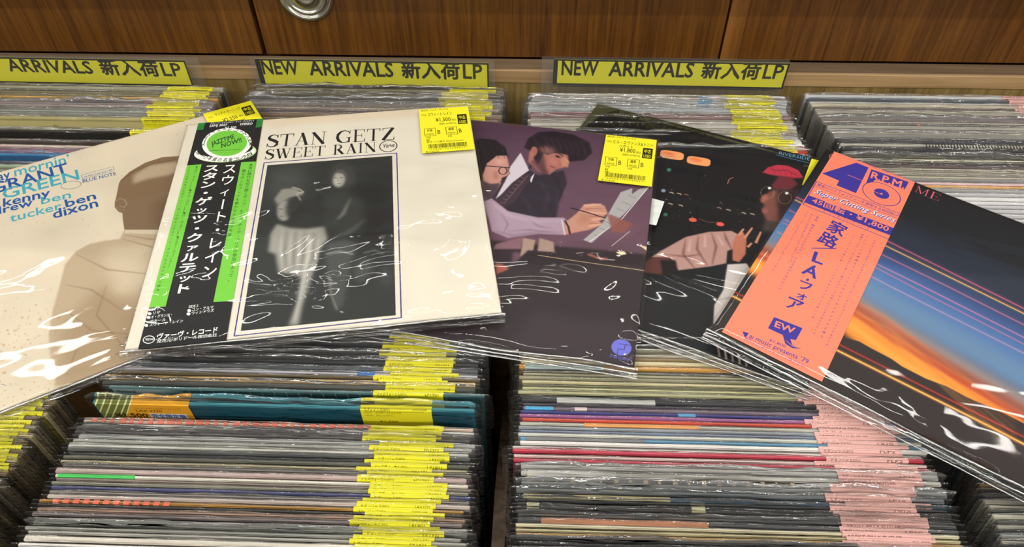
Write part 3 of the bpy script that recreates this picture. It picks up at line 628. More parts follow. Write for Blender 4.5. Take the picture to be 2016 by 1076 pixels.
while y < 221: R3.append((y, ra.choice(wc), ra.choice(['mid', 'hi', 'lo']), {'milky': 1, **({'bands': [(xloc(1372, y, .1755), xloc(1398, y, .1755), '6fb0e2', .004)]} if 195 < y < 208 else {})})); y += ra.uniform(4.4, 5.2)
R3 += [(223, '9c5c66', 'lo', {'front': 'b47880', 'name': 'rose'}), (227.5, 'c09098', 'lo', {'stm': YLB, 'sx': .115, 'front': 'b88888'}), (234.5, 'b0a8a4', 'hi'), (241, 'd8d2c4', 'lo'), (247, 'e0dcd4', 'mid'), (253, 'c8c0ac', 'lo'), (259, 'b09c7c', 'lo'), (264, 'ecece6', 'hi', {'milky': 1}), (270, 'e0e0da', 'mid', {'milky': 1})]
y = 276
while y < 326: R3.append((y, ra.choice(['e8e8e2', 'd8d4c4', 'c8c8c4', 'b4a890']), ra.choice(['mid', 'lo', 'hi']), {})); y += ra.uniform(5, 7)
R3[-5][3]['bands'] = [(.142, .1572, 'c03428', .012)]; R3[-5][3]['bandlabel'] = 'red corner patch'
for k in R3[:3]: k[3]['dx'] = .003
fill_bin(R3, 1290, .1755, 0.0, 'rear bin behind the black cover', 'y', .112, 'sleeves in the rear bin behind the black cover')
R4 = [(190, 'eceef0', 'mid'), (197.5, '5c6470', 'lo'), (202.5, 'e4e2da', 'lo'), (208, 'd8ceb8', 'lo'), (214, '7a706a', 'lo'), (218, 'd8d4c4', 'lo'), (224, 'cac6b8', 'mid'), (229.5, 'b0aeac', 'mid', {'milky': 1}), (234.5, '9c8f90', 'hi'), (240, 'd0c8b8', 'lo'), (244.5, '54504c', 'lo', {'bands': [(xloc(1790, 246, .5175), xloc(1797, 246, .5175), 'dc4a38', .005)]}), (250, 'c4c2b8', 'mid'), (256, 'b4b2ac', 'lo'), (261.5, 'd8cdb4', 'lo'), (267, 'b8b6b0', 'hi', {'milky': 1}),
      (274, '504e54', 'lo'), (279, '3c3a42', 'mid'), (285, 'b8b6a8', 'lo', {'extra': dashes('1c1c1c', 0, -.06, .15, 60, .002, .35, False), 'name': 'grey dotted'}), (290, '1e1c1a', 'lo'), (296, '2a2c34', 'mid'), (302, '46423c', 'mid'), (308, '2e2c2a', 'hi'), (313.5, 'd8d4b4', 'lo', {'front': '1a1814'}), (321, '3c3838', 'mid'), (327.5, '5c4c4c', 'mid'), (334, 'b8b09c', 'lo'), (341, 'a8a090', 'mid'), (347.5, 'c8c0ac', 'mid'), (353, '8c8c8c', 'lo'),
      (358, 'e4c8c8', 'lo', {'front': 'd08888'}), (364.5, 'e4a850', 'lo', {'front': 'd89c48'}), (372, 'b4b4b4', 'mid', {'milky': 1})]
y = 381; ra = random.Random(12)
while y < 470: R4.append((y, ra.choice(['e4e2e2', 'd4d2d4', 'ececec', 'cccace']), 'lo', {})); y += ra.uniform(7, 9)
for i, r in enumerate(R4):      # the stack's near edge steps outward row by row
    if len(r) < 4: R4[i] = r+({},)
    R4[i][3]['dx'] = .0005+min(i, 16)*.0009+random.uniform(-.0008, .0008)
fill_bin(R4, 1780, .5175, 0.0, 'rear bin behind the coral-banded cover', 'p', .118, 'sleeves in the rear bin behind the coral-banded cover')

# ------------------------------------------------------------------ the five record covers laid on top
S = .315
COV = {'grant': (-0.35884, 0.52902, 0.01134, 0.58672, -0.02723, 0.05216), 'getz': (-0.18194, 0.54614, 0.02617, 0.16498, -0.00826, 0.02111),
       'bennett': (-0.01776, 0.55115, 0.01274, -0.16443, 0.00417, 0.02343), 'blakey': (0.17714, 0.56451, 0.00450, -0.44018, 0.01906, 0.00669), 'la4': (0.39497, 0.45056, 0.01300, -0.56515, -0.04735, -0.01647)}
def frame(k):
    x, y, z, yaw, ta, tb = COV[k]
    u = Vector((math.cos(yaw), math.sin(yaw), math.tan(ta))).normalized(); v = Vector((-math.sin(yaw), math.cos(yaw), math.tan(tb))); v = (v-u*v.dot(u)).normalized()
    c = Vector((x, y, z)); return c, u, v, u.cross(v)
def cover_canvas(k, res, bg):
    c, u, v, n = frame(k); return Canvas(c-u*S/2-v*S/2, u, v, S, S, res, bg)
def sub_canvas(k, tl, tr, bl, res, bg, lift=.0006):
    """a rectangle of paper lying on cover k between three photo corners, squared to the cover's axes"""
    c, u, v, n = frame(k); o = c+n*lift
    P = [on_plane(*q, o, n)-o for q in (tl, tr, bl)]
    x0 = (P[0].dot(u)+P[2].dot(u))/2; x1 = P[1].dot(u); y1 = (P[0].dot(v)+P[1].dot(v))/2; y0 = P[2].dot(v)
    cv = Canvas(o+u*x0+v*y0, u, v, x1-x0, y1-y0, res, bg); cv.rect = (x0, x1, y0, y1, lift); return cv
def cover_thing(k, name, label, art, th, edge, bag_seed, bow=.0, fold=.006):
    c, u, v, n = frame(k)
    t = empty(name, c); R = Matrix((u, v, n)).transposed(); t.rotation_euler = R.to_euler()
    tag(t, label, 'record cover', 'record covers laid out across the bins')
    # card sleeve: top sheet with printed face, rounded edges
    h = S/2; b = .0007; V = []; uv = []
    for z, ins in ((0, b), (-b, 0), (-th+b, 0), (-th, b)):
        for sx, sy in ((-1, -1), (1, -1), (1, 1), (-1, 1)):
            V.append((sx*(h-ins), sy*(h-ins), z)); uv.append((.5+sx*(h-ins)/S, .5+sy*(h-ins)/S))
    Fc = [(0, 1, 2, 3), (15, 14, 13, 12)]; fm = [0, 1]
    for r in range(3):
        for i in range(4):
            a, d = r*4+i, r*4+(i+1) % 4; Fc.append((a, a+4, d+4, d)); fm.append(0 if r == 0 else 1)
    mesh('sleeve', V, Fc, [image_mat(name+'_print', art, .45), paint(edge, .6)], t, uv, fm)
    # loose plastic bag: upper film with ripples, rolled over the edges, folded at the lower edge
    N = 72; V = []; ov = .0032
    NF = 14; L = [-h-ov-fold*1.3+(ov+fold*1.3-.0008)*i/(NF-1) for i in range(NF)]+[(-h+.004+(S-.008)*i/N) for i in range(N+1)]+[h+.001, h+ov]
    LX = [-h-ov, -h-.001]+[(-h+.004+(S-.008)*i/N) for i in range(N+1)]+[h+.001, h+ov]
    for j, y in enumerate(L):
        for i, x in enumerate(LX):
            q = Vector((x*9+bag_seed*7, y*14+bag_seed*3, bag_seed)); a = noise.noise(q); a2 = noise.noise(Vector((x*34, y*45, bag_seed+4)))
            edge_f = min(1, max(0, (h-abs(x))/.02))*min(1, max(0, (h-abs(y))/.02))
            z = .0011+edge_f*(.0012*abs(a)*1.6*(.4 if k in ('la4', 'grant') else 1)+.00035*a2*(.5 if k in ('la4', 'grant') else 1))
            if abs(x) > h or y > h: z = -th*.55+a2*.0004 if max(abs(x), y) > h+.002 else -.0004
            if y < -h-.0005:
                f = j/(NF-1); wv = noise.noise(Vector((x*11, bag_seed*2.3, 1)))
                z = -th*.85*(1-f)**1.3+.0010*math.sin(f*math.pi*3.4+wv*2.2)*math.sin(f*math.pi)+.0003*a2
            V.append((x+.0006*a2*(1 if abs(x) > h else 0), y+(.0016*noise.noise(Vector((x*12, j*5.0, bag_seed+9))) if y < -h-.0005 else 0), z))
    w = len(LX); Fc = [(j*w+i, j*w+i+1, (j+1)*w+i+1, (j+1)*w+i) for j in range(len(L)-1) for i in range(w-1)]
    b0 = len(V); e = h+ov
    V += [(-e, -e-fold*.6, -th-.0006), (e, -e-fold*.6, -th-.0006), (e, e, -th-.0006), (-e, e, -th-.0006)]; Fc.append((b0+3, b0+2, b0+1, b0))
    mesh('plastic_bag', V, Fc, [FILMS[k], FOLD], t, None, [1 if q < (w-1)*(NF-1) else 0 for q in range(len(Fc))], smooth=True)
    nse = {'getz': 1, 'grant': 1}.get(k, 3)
    for q in range(nse):       # rolled seams of the film along the lower edge
        r = (.00070, .00060, .00052)[q]; y0 = (-h-ov*.55, -h-ov-fold*.55, -h-ov-fold*1.28)[q]; z0 = (-.0006, -th*.45, -th*.9)[q]; NS = 60; V = []; Fc = []
        for i in range(NS+1):
            x = -h-ov+(S+2*ov)*i/NS; a = noise.noise(Vector((x*13, q*5.1, bag_seed*3))); b2 = noise.noise(Vector((x*30, q*3.3, bag_seed)))
            yy = y0+.0022*a*(1 if q < 2 else .3)+.0004*b2; zz = z0+.0006*a; rr = r*(.75+.7*abs(b2))
            for m_ in range(6): V.append((x, yy+rr*1.6*math.cos(m_*math.pi/3), zz+rr*math.sin(m_*math.pi/3)))
        for i in range(NS):
            for m_ in range(6): a, b2 = i*6+m_, i*6+(m_+1) % 6; Fc.append((a, b2, b2+6, a+6))
        mesh('bag_seam', V, Fc, SEAM, t, smooth=True)
    return t
def lay(cv, name, k, t, label=None, rough=.45, thick=.0003):
    x0, x1, y0, y1, lf = cv.rect
    V = [(x0, y0, lf), (x1, y0, lf), (x1, y1, lf), (x0, y1, lf)]+[(x0, y0, lf-thick), (x1, y0, lf-thick), (x1, y1, lf-thick), (x0, y1, lf-thick)]
    fs = [(0, 1, 2, 3), (0, 4, 5, 1), (1, 5, 6, 2), (2, 6, 7, 3), (3, 7, 4, 0)]; m = image_mat(name+'_print', cv.a, rough)
    o = mesh(name, V, fs, m, t, [(0, 0), (1, 0), (1, 1), (0, 1)]*2)
    if label: o['label'] = label
    return o
def price_art(cv, tl, tr, bl, price, title, note, title2=None):
    """thermal printed label; tl, tr, bl are its photo corners"""
    ex = np.array(tr, float)-tl; ey = np.array(bl, float)-tl; tl = np.array(tl, float)
    P = lambda a, b: tuple(tl+ex*a+ey*b); hp = np.hypot(*ey)
    tx = lambda st, a, b, y, h, bold=0: cv.text(st, P(a, y), P(b, y), h*hp, '26240c', bold)
    tx('ARTIST: ジャズ・サックス', .05, .60, .045, .035); tx('TITLE:', .05, .15, .15, .035); tx(title, .18, .66 if not title2 else .95, .16, .06)
    if title2: tx(title2, .3, .56, .235, .05)
    y = .30 if not title2 else .33
    tx('¥'+price, .32, .62, y, .085, .004); tx('税込', .64, .73, y, .035); tx('(税抜¥1,364 税¥136)', .38, .72, y+.07, .03)
    cv.poly([P(.76, y-.13), P(.95, y-.13), P(.95, y+.09), P(.76, y+.09)], '2a280e')
    cv.text('中古', P(.79, y-.03), P(.92, y-.03), .06*hp, 'e8e02c', .02); cv.text('USED', P(.785, y+.07), P(.93, y+.07), .06*hp, 'e8e02c', .01)
    for x, a, b in ((.07, '外装', 'SLEEVE'), (.50, '盤質', 'MEDIA')):
        q = [P(x, y+.14), P(x+.22, y+.14), P(x+.22, y+.31), P(x, y+.31)]; cv.line(q+q[:2], .9, '26240c')
        tx(a, x+.05, x+.16, y+.21, .045, .01); tx(b, x+.03, x+.18, y+.29, .035); tx('B', x+.255, x+.31, y+.28, .09, .004); tx('評価', x+.02, x+.10, y+.36, .025)
    tx('備考', .08, .15, y+.42, .03); tx(note, .08, .08+.035*len(note), y+.47, .035)
    r = random.Random(len(title))
    x = .10
    while x < .88:
        w = r.choice([.006, .006, .012]); cv.poly([P(x, .80), P(x+w, .80), P(x+w, .895), P(x, .895)], '26240c'); x += w+r.choice([.006, .009, .012])
    tx('* 2 6 0 0 6 1 7 0 9 0 4 8 0 2 7 *', .10, .88, .935, .03); tx('買いち:YELLOW', .04, .30, .985, .03)

# ---- beige cover with the blue and turquoise names
c = cover_canvas('grant', 1100, 'd6c9b2'); c.mottle(.025)
T_, B_ = '3aa0b4', '124c96'
shirt = [(246, 450), (236, 470), (205, 474), (176, 480), (150, 494), (128, 520), (118, 560), (104, 610), (96, 660), (100, 720), (112, 764), (250, 715), (420, 640), (470, 520), (380, 450)]
c.poly(shirt, 'b5a186', 1.5)
c.poly([(120, 640), (200, 560), (300, 620), (330, 700), (240, 720), (118, 765)], '9a8264', 14, .75)
c.poly([(200, 490), (300, 480), (310, 560), (230, 580)], 'ccbca2', 12, .8)
for pts in ([(246, 462), (290, 470), (350, 474)], [(240, 470), (300, 486), (360, 488)], [(150, 500), (210, 530), (300, 540)], [(128, 560), (180, 570), (240, 610)], [(180, 640), (150, 690), (130, 740)], [(210, 560), (190, 620), (250, 690)], [(130, 610), (180, 650), (280, 660)]):
    c.line(pts, [1, 3, 1.4], '7c6448', 1.2, .6)
head = [(380, 305), (353, 307), (320, 309), (286, 320), (255, 338), (238, 354), (234, 361), (231, 377), (229, 387), (226, 398), (226, 408), (234, 417), (241, 419), (242, 434), (245, 452), (340, 452), (420, 440)]
c.poly(head, '7a6248', .4)
c.poly([(262, 345), (295, 325), (345, 318), (370, 330), (330, 345), (290, 352), (262, 362)], 'bfae94', 4, .75)  # pale reflection on the crown, painted into the print
c.line([(238, 356), (262, 338), (300, 322), (350, 313)], 3, '6b543c', .5)
c.poly([(300, 400), (340, 390), (350, 430), (300, 445)], '6a523a', 8, .6)
c.line([(229, 396), (236, 390), (246, 394), (250, 402), (244, 408), (236, 405)], 1.6, 'b09a7c', .5, .8); c.line([(230, 408), (238, 414), (246, 412)], 1.2, 'a08a6c', .5, .7)
c.poly([(244, 452), (340, 452), (342, 462), (246, 459)], 'c9bba2', .8)
c.text('Sunday', (-60, 371), (21, 350), 17, B_, .01); c.text('mornin’', (29, 347), (139, 319), 17, T_, .01)
c.text('GRANT', (-18, 383), (137, 339), 21, B_, .016); c.text('GREEN', (6, 392), (157, 352), 20, T_, .016)
c.text('kenny', (6, 407), (99, 386), 16, B_, .02); c.text('ben', (81, 402), (140, 389), 14, T_, .01); c.text('drew', (-14, 424), (65, 404), 14, B_, .02)
c.text('tucker', (20, 437), (122, 411), 15, T_, .01); c.text('ben', (130, 408), (190, 391), 15, B_, .02); c.text('dixon', (105, 430), (194, 406), 17, B_, .02)
q = [(160, 344.5), (223, 327.5), (225, 335.5), (163, 352)]; c.line(q+q[:1], .8, '34568a'); c.text('the finest in jazz since 1939', (166, 349), (221, 335), 3, '34568a')
c.ell((140, 364), 20, 7.5, -8, '34568a', ring=.9); c.text('BLUE NOTE', (163, 359.5), (229, 344), 6.2, '34568a', .012)
reg = lambda: (random.uniform(0, 120), random.uniform(600, 800))
c.speck(reg, 160, '9c7a50', .8, 3.2, .45); c.speck(lambda: (random.uniform(-20, 420), random.uniform(240, 760)), 220, '8c6c48', .5, 1.6, .35)
c.speck(lambda: (random.uniform(0, 300), random.uniform(430, 600)), 60, 'b09468', 1, 3, .3)
tg = cover_thing('grant', 'record_cover', 'beige worn record cover with blue and turquoise names and a brown head in profile', c.a, .0030, 'a89878', 1, fold=.004)
ps = sub_canvas('grant', (398, 222), (495, 200), (421, 262), 420, 'e8e02c', .0030)
def frac(cv, a, b, up=True): pass
def paper_text(cv, items, ink='26240c'):       # (text, x, y, width, height) in fractions of the sheet, y up from the lower edge
    for st, x, y, w, h, b, *cc in items:
        T = glyphs(st, b).copy(); a, d = T[..., 0].min(), T[..., 0].max(); T[..., 0] = (x+(T[..., 0]-a)/(d-a)*w)*cv.W; T[..., 1] = y*cv.H+T[..., 1]/.69*h*cv.H
        r = cv.raster(list(T), 0, tri=True); cv.comp(r[0], r[1], r[2], cc[0] if cc else ink, 1)
cv = ps; x0, x1, y0, y1, lf = cv.rect
cv = Canvas(cv.o, cv.u, cv.v, x1-x0, y1-y0, 480, 'e8e02c'); cv.rect = (x0, x1, y0, y1, lf)
cv.a[int(cv.H*.36):int(cv.H*.80), int(cv.W*.74):int(cv.W*.94)] = rgb('2a280e')
paper_text(cv, [('TITLE:', .06, .72, .09, .05, 0), ('サンデイ モーニング', .20, .74, .52, .11, 0), ('¥2,250', .28, .36, .30, .16, .004), ('税込', .62, .40, .09, .07, 0), ('(税抜¥2,046)', .36, .22, .33, .06, 0), ('中古', .765, .60, .15, .12, .02, 'e8e02c'), ('USED', .76, .41, .16, .12, .01, 'e8e02c'), ('B', .72, .06, .05, .1, 0)])
lay(cv, 'price_sticker', 'grant', tg, 'yellow price sticker')

# ---- black cover with the man in a red cap
c = cover_canvas('blakey', 1000, '15161a'); c.mottle(.03)
c.poly([(1174, 203), (1430, 272), (1560, 308), (1480, 290), (1300, 242), (1186, 226), (1150, 250), (1138, 258)], '4a4a30', .5)
c.text('ART BLAKEY', (1196, 222), (1400, 278), 12, '1c1d14', .02, .85, .1, 1)
c.line([(1150, 250), (1172, 228), (1190, 225), (1250, 228), (1330, 248)], 1.0, '70706a', .4, .8)
for (x, y) in ((1323, 305), (1375.5, 317)):
    pts = []
    for i in range(40):
        t = 2*math.pi*i/40; r = 1/((abs(math.cos(t))**4+abs(math.sin(t))**4)**.25); a = math.radians(9); X, Y = 23.5*math.cos(t)*r, 8*math.sin(t)*r; pts.append((x+X*math.cos(a)-Y*math.sin(a), y+X*math.sin(a)+Y*math.cos(a)))
    c.poly(pts, 'f0a066', .4); c.ell((x-6, y-3), 13, 3, 12, 'e07048', 2.5, .8)
c.text('RIVERSIDE', (1533, 303.5), (1594, 316), 6, '5e9cbe', .012); c.line([(1528, 304.5), (1602, 323)], 1.3, '4c94c4')
c.text('CONTEMPORARY', (1582, 327), (1640, 340), 3.6, '8fa6b4')
c.poly([(1502, 338), (1512, 329), (1530, 324), (1552, 326), (1572, 335), (1582, 349), (1562, 351), (1535, 347), (1512, 343)], 'b83448', .8); c.line([(1498, 339), (1530, 346), (1584, 352)], [2, 3.5, 2], '7c2030', .6)
for k in range(5): c.line([(1518+k*11, 328+k*2), (1524+k*11, 334+k*2), (1526+k*11, 342+k*2)], 1.3, '7c2030', .4, .8)
c.line([(1515, 332), (1530, 336), (1548, 334), (1566, 344)], 2, '701c30', .4)
c.poly([(1533, 346), (1560, 350), (1572, 362), (1556, 374), (1528, 374), (1518, 366)], '6a2834', 2)
c.poly([(1516, 376), (1498, 390), (1497, 398), (1505, 402), (1499, 412), (1503, 422), (1510, 436), (1540, 440), (1570, 400), (1575, 376), (1545, 370)], '7c4a42', 2.5)
c.poly([(1530, 372), (1575, 372), (1572, 430), (1535, 436), (1530, 400)], '2a1c20', 4, .85); c.ell((1505, 390), 6, 9, 30, 'b06454', 2, .8); c.ell((1506, 415), 6, 5, 0, 'a45c58', 1.5, .7)
c.poly([(1505, 434), (1545, 436), (1545, 460), (1500, 455)], '4a3e3c', 4)
for x, y in ((1515, 370), (1549, 380)): c.ell((x, y), 3.5, 2.6, 0, 'e8eef0', .8); c.ell((x-4, y+9), 13, 12, 0, 'b09c7c', .3, .7, ring=1)
c.poly([(1282, 506), (1300, 494), (1350, 466), (1395, 456), (1440, 454), (1455, 462), (1452, 486), (1432, 494), (1430, 518), (1400, 524), (1335, 532), (1320, 508)], 'b48c84', 1.2)
for pts in ([(1350, 468), (1345, 500), (1368, 528)], [(1375, 462), (1372, 490), (1392, 522)], [(1400, 456), (1410, 485), (1402, 520)], [(1425, 455), (1430, 470), (1440, 490)], [(1310, 500), (1350, 505), (1380, 500)]): c.line(pts, [1, 5, 2], '6c4440', 1.5, .75)
for pts in ([(1360, 470), (1356, 495)], [(1388, 462), (1388, 486)], [(1412, 462), (1424, 482)]): c.line(pts, [2, 5], 'd8b4ac', 1.5, .7)
c.poly([(1262, 518), (1284, 506), (1312, 506), (1330, 516), (1332, 532), (1300, 540), (1268, 536)], '5c3430', 2); c.poly([(1300, 512), (1330, 512), (1334, 536), (1305, 540)], '1c1416', 2)
c.poly([(1442, 478), (1450, 462), (1463, 456), (1470, 470), (1468, 500), (1455, 516), (1442, 512)], 'b8705c', 1.2)
for a, b in (((1455, 462), (1464, 450)), ((1466, 468), (1481, 448)), ((1488, 478), (1498, 456)), ((1472, 486), (1480, 478))): c.line([a, b], [6, 4], 'd08a6c', .8)
c.poly([(1432, 520), (1470, 518), (1478, 530), (1455, 580), (1420, 620), (1404, 640), (1406, 600), (1424, 570)], 'cfc6c2', 1.2); c.line([(1412, 590), (1440, 585), (1420, 612)], [2, 4, 1], '9c8c8c', 1.5, .7)
for k in range(5): c.line([(1412+k*14, 676+k*7), (1420+k*13, 718+k*6)], [5, 2.5], 'c4b0a0' if k % 2 else 'a08c84', 1.2, .85)
for x, y, cc in ((1317, 334, '3c7c6c'), (1306, 375, '8a94a4'), (1310, 422, '3c6c60')): c.ell((x, y), 4.5, 3.5, 0, cc, .8)
for x, y in ((1364, 432.5), (1418, 441)): c.ell((x, y), 8, 4, 8, 'e05c48', .5)
c.line([(1376, 430), (1392, 437), (1408, 437)], 1.2, 'a0705c', .3, .8)
for x, y in ((1322, 378), (1337, 380), (1351, 382), (1320, 400), (1340, 403), (1464, 418), (1481, 420), (1416, 408), (1434, 412)): c.line([(x-4, y), (x+2, y+1), (x+4, y+3)], 3, random.choice(['c88c80', 'e0c8a8', 'b0645c']), .8, .8)
c.line([(1432, 362), (1436, 352), (1444, 349)], 1.6, 'c08468', .5); c.speck(lambda: (random.uniform(1310, 1500), random.uniform(340, 450)), 26, 'e0d8c8', .5, 1.3, .8)
c.line([(1270, 497), (1400, 480), (1505, 462)], 1, '9ca0a4', .5, .3)
tk = cover_thing('blakey', 'record_cover', 'black record cover with a red-capped man and two orange capsules, beneath two other covers', c.a, .0030, '26261e', 2, fold=.005)
c, u, v, n = frame('blakey')
o = c+n*.0030; q = [on_plane(*p, o, n)-o for p in ((1598, 312), (1628, 318), (1595, 345))]
sxx = q[0].dot(u); syy = q[0].dot(v)
cv = Canvas(o+u*sxx+v*(syy-.05), u, v, .05, .05, 200, 'e8e02c'); cv.rect = (sxx, sxx+.05, syy-.05, syy, .0030); lay(cv, 'price_sticker', 'blakey', tk, 'yellow price sticker')

# ---- purple cover with two men over a score
c = cover_canvas('bennett', 1000, '5c4454')
c.grad((1050, 250), (1150, 530), [(0, '4a3244'), (.35, '5e4456'), (.8, '6a4c5c'), (1, '5c4450')]); c.mottle(.04)
# far man in dark suit
c.poly([(1040, 330), (1060, 300), (1020, 380), (960, 400), (960, 350), (985, 330)], '2c2430', 2)
c.poly([(975, 395), (1005, 345), (1035, 330), (1060, 345), (1110, 335), (1116, 360), (1100, 400), (1095, 428), (1010, 425), (970, 420)], '2e2833', 1.5)
c.poly([(1003, 330), (1025, 300), (1042, 335), (1032, 342), (1008, 360), (985, 385), (975, 392), (1000, 345)], 'cfc4d0', 1); c.poly([(1042, 352), (1053, 340), (1046, 360)], 'ddd6de', .6)
c.poly([(1030, 344), (1046, 340), (1045, 352), (1010, 400), (985, 410), (970, 398), (1000, 372)], '40303a', .8)
for k in range(8): c.line([(984+k*6, 398-k*7), (992+k*6, 400-k*7), (998+k*6, 394-k*7)], 1, 'a88c92', .3, .7)
c.poly([(1042, 300), (1060, 285), (1095, 290), (1120, 305), (1121, 318), (1110, 330), (1095, 333), (1082, 344), (1060, 338), (1040, 318)], 'a86a62', 1.2)
c.poly([(1032, 290), (1040, 272), (1060, 260), (1090, 258), (1130, 265), (1160, 280), (1166, 300), (1150, 315), (1120, 318), (1118, 305), (1095, 300), (1078, 305), (1070, 302), (1060, 325), (1052, 315), (1050, 300)], '241a24', 1.4)
c.ell((1051, 298), 7, 10, 10, 'b06c62', 1, .9); c.line([(1093, 306), (1106, 311)], 2.5, '2a1c20', .6); c.line([(1083, 326), (1093, 331)], 2, '6a302c', .8); c.poly([(1104, 308), (1121, 318), (1118, 330), (1106, 326)], 'c08470', 1.2, .9)
c.poly([(1058, 310), (1070, 302), (1075, 330), (1080, 345), (1066, 342)], '3c2c34', 3, .7)
# near man with glasses
c.poly([(925, 280), (945, 272), (975, 275), (995, 290), (1001, 310), (975, 318), (960, 322), (950, 355), (930, 360)], '1e181e', 1.2)
c.poly([(958, 322), (978, 306), (998, 306), (1002, 325), (1000, 345), (988, 350), (986, 362), (975, 378), (955, 372), (950, 345)], 'c28c80', 1.2)
c.poly([(950, 355), (965, 362), (985, 360), (978, 378), (968, 392), (950, 385)], '4c3c44', 2); c.line([(955, 326), (980, 328), (1004, 330)], 2.2, '241c20', .4); c.ell((990, 336), 8, 7, 0, '241c20', .3, .9, ring=2)
c.ell((1078, 296), 16, 8, 15, 'c08474', 5, .6); c.ell((1090, 318), 9, 6, 20, 'bc7c6c', 3, .7); c.poly([(1044, 318), (1060, 336), (1082, 343), (1070, 330), (1056, 312)], '54343a', 3, .7)
c.line([(1090, 299), (1102, 303), (1109, 308)], 2.2, '2a1c22', .7, .9); c.line([(1110, 308), (1119, 318)], 1.6, 'd8a08c', .8, .9); c.ell((1098, 308), 3, 2, 10, '1c1216', .6)
for k in range(9): c.line([(1048+k*12, 268-abs(4-k)*.6+k*1.5), (1056+k*12, 282+k*2), (1062+k*11, 296+k*1.5)], [1, 2.2, .8], random.choice(['3c2e3a', '140e16', '443440']), .9, .7)
for k in range(5): c.line([(930+k*13, 282-k), (938+k*13, 296), (946+k*12, 312)], [1, 2, .8], random.choice(['362a34', '0e0a10']), .9, .7)
c.ell((985, 318), 9, 6, 0, 'd4a292', 3, .7); c.line([(999, 330), (1004, 342), (998, 345)], 1.8, '8c5450', .7, .8); c.line([(984, 357), (994, 358)], 2.4, '5c3034', .7, .9); c.ell((976, 345), 5, 9, 0, '9c6460', 3, .6)
for pts in ([(1060, 350), (1080, 385), (1070, 420)], [(1110, 345), (1098, 385), (1094, 425)], [(1020, 380), (1040, 400), (1044, 424)], [(1085, 340), (1100, 360), (1104, 390)]): c.line(pts, [1.5, 6, 2], random.choice(['3e3744', '1c1820']), 3, .7)
# lilac sleeve, hand, pen, watch
c.poly([(948, 398), (968, 390), (1000, 415), (1060, 428), (1110, 428), (1122, 440), (1112, 462), (1060, 460), (1000, 468), (968, 455), (962, 430)], 'aa92a4', 1.2)
for pts in ([(985, 420), (1000, 440), (990, 462)], [(1040, 430), (1060, 445), (1090, 450)], [(1000, 455), (1040, 452), (1080, 456)]): c.line(pts, [1, 4, 1], '7c6478', 1.5, .6)
c.poly([(1112, 438), (1135, 420), (1150, 402), (1170, 400), (1190, 404), (1196, 418), (1180, 435), (1186, 442), (1160, 452), (1130, 458), (1112, 462)], 'c28c7a', 1.2)
for a, b in (((1150, 405), (1184, 402)), ((1160, 418), (1195, 420)), ((1165, 432), (1190, 430)), ((1160, 445), (1188, 440))): c.line([a, b], [6, 5], 'd8a48e', 1, .9)
c.line([(1123, 409), (1150, 416), (1195, 430)], 2.4, '1e181c', .4); c.line([(1112, 434), (1119, 446), (1122, 460)], 4, '3a2c28', .5); c.line([(1106, 432), (1112, 462)], 2.5, 'd4c8d4', .5)
for a, b in (((1152, 411), (1186, 410)), ((1160, 425), (1192, 427)), ((1160, 439), (1186, 440))): c.line([a, b], [1.8, 1], '7c4c40', .7, .8)
c.ell((1150, 430), 14, 10, -20, 'a8705e', 5, .5); c.line([(970, 400), (1005, 425), (1060, 436), (1105, 434)], [4, 7, 5, 3], 'c4aec0', 3, .6); c.line([(975, 455), (1010, 464), (1070, 456), (1108, 458)], [3, 7, 6, 2], '7a6276', 3, .6)
# score sheets
c.poly([(1148, 472), (1186, 440), (1222, 378), (1245, 370), (1244, 382), (1258, 372), (1278, 368), (1230, 420), (1165, 478)], 'a9a6a8', .6)
for k in range(7): c.line([(1170+k*11, 462-k*13), (1186+k*11, 468-k*13)], 1, '5a5458', .3, .8)
c.line([(1277, 368), (1225, 430), (1160, 476)], 1.6, 'e0dcdc', .3); c.poly([(1195, 420), (1225, 432), (1245, 440), (1230, 458), (1205, 456)], '8c544c', 2, .9)
# tables, chair and black lower half
c.poly([(940, 470), (1270, 500), (1275, 532), (1058, 501), (1010, 495), (1000, 580), (940, 560)], '2c2226', 3, .9)
c.poly([(976, 480), (1030, 466), (1026, 490), (970, 490)], '84606a', 1.5); c.poly([(1030, 468), (1054, 472), (1050, 492), (1024, 505)], 'a88c80', 1.2); c.poly([(1062, 468), (1090, 476), (1092, 496), (1058, 494)], 'a48a80', 1.5)
c.poly([(975, 517), (990, 520), (1004, 530), (1000, 545), (978, 548)], 'a85848', 1.5)
c.poly([(1040, 492), (1270, 533), (1262, 740), (700, 680), (560, 640), (600, 560), (930, 560), (1000, 530)], '2e2529', 2)
c.poly([(1050, 610), (1250, 640), (1245, 720), (1000, 690)], '3a3036', 12, .8)
c.line([(1059, 502), (1160, 517), (1270, 532.5)], 1.8, 'b8a078', .3)
c.line([(1158, 500), (1185, 510), (1195, 508)], 6, '9a5c50', 1.5); c.line([(1174, 498), (1184, 512)], 1.5, 'c8c0c0', .4); c.poly([(1212, 496), (1228, 494), (1234, 500), (1222, 502)], 'e8dcae', .5); c.poly([(1258, 482), (1276, 486), (1274, 494)], 'e0d2a0', .5)
c.line([(1204, 484), (1240, 455)], 1.5, 'c8c4c4', .4); c.speck(lambda: (random.uniform(1075, 1110), random.uniform(470, 500)), 12, 'd8d0cc', .5, 1.2, .8)
c.ell((1223.5, 683.5), 20, 16, 10, '6c6fd2', .3); c.line([(1219, 676), (1245, 680)], 1, '2e2529'); c.line([(1231, 678), (1229, 688), (1217, 686), (1215, 697)], 1, '2e2529')
c.text('Fantasy', (1201, 703), (1240, 710), 7, '5558ac', .02)
tb = cover_thing('bennett', 'record_cover', 'purple and black record cover with two men bent over sheet music', c.a, .0028, '3a2e34', 3, fold=.005)
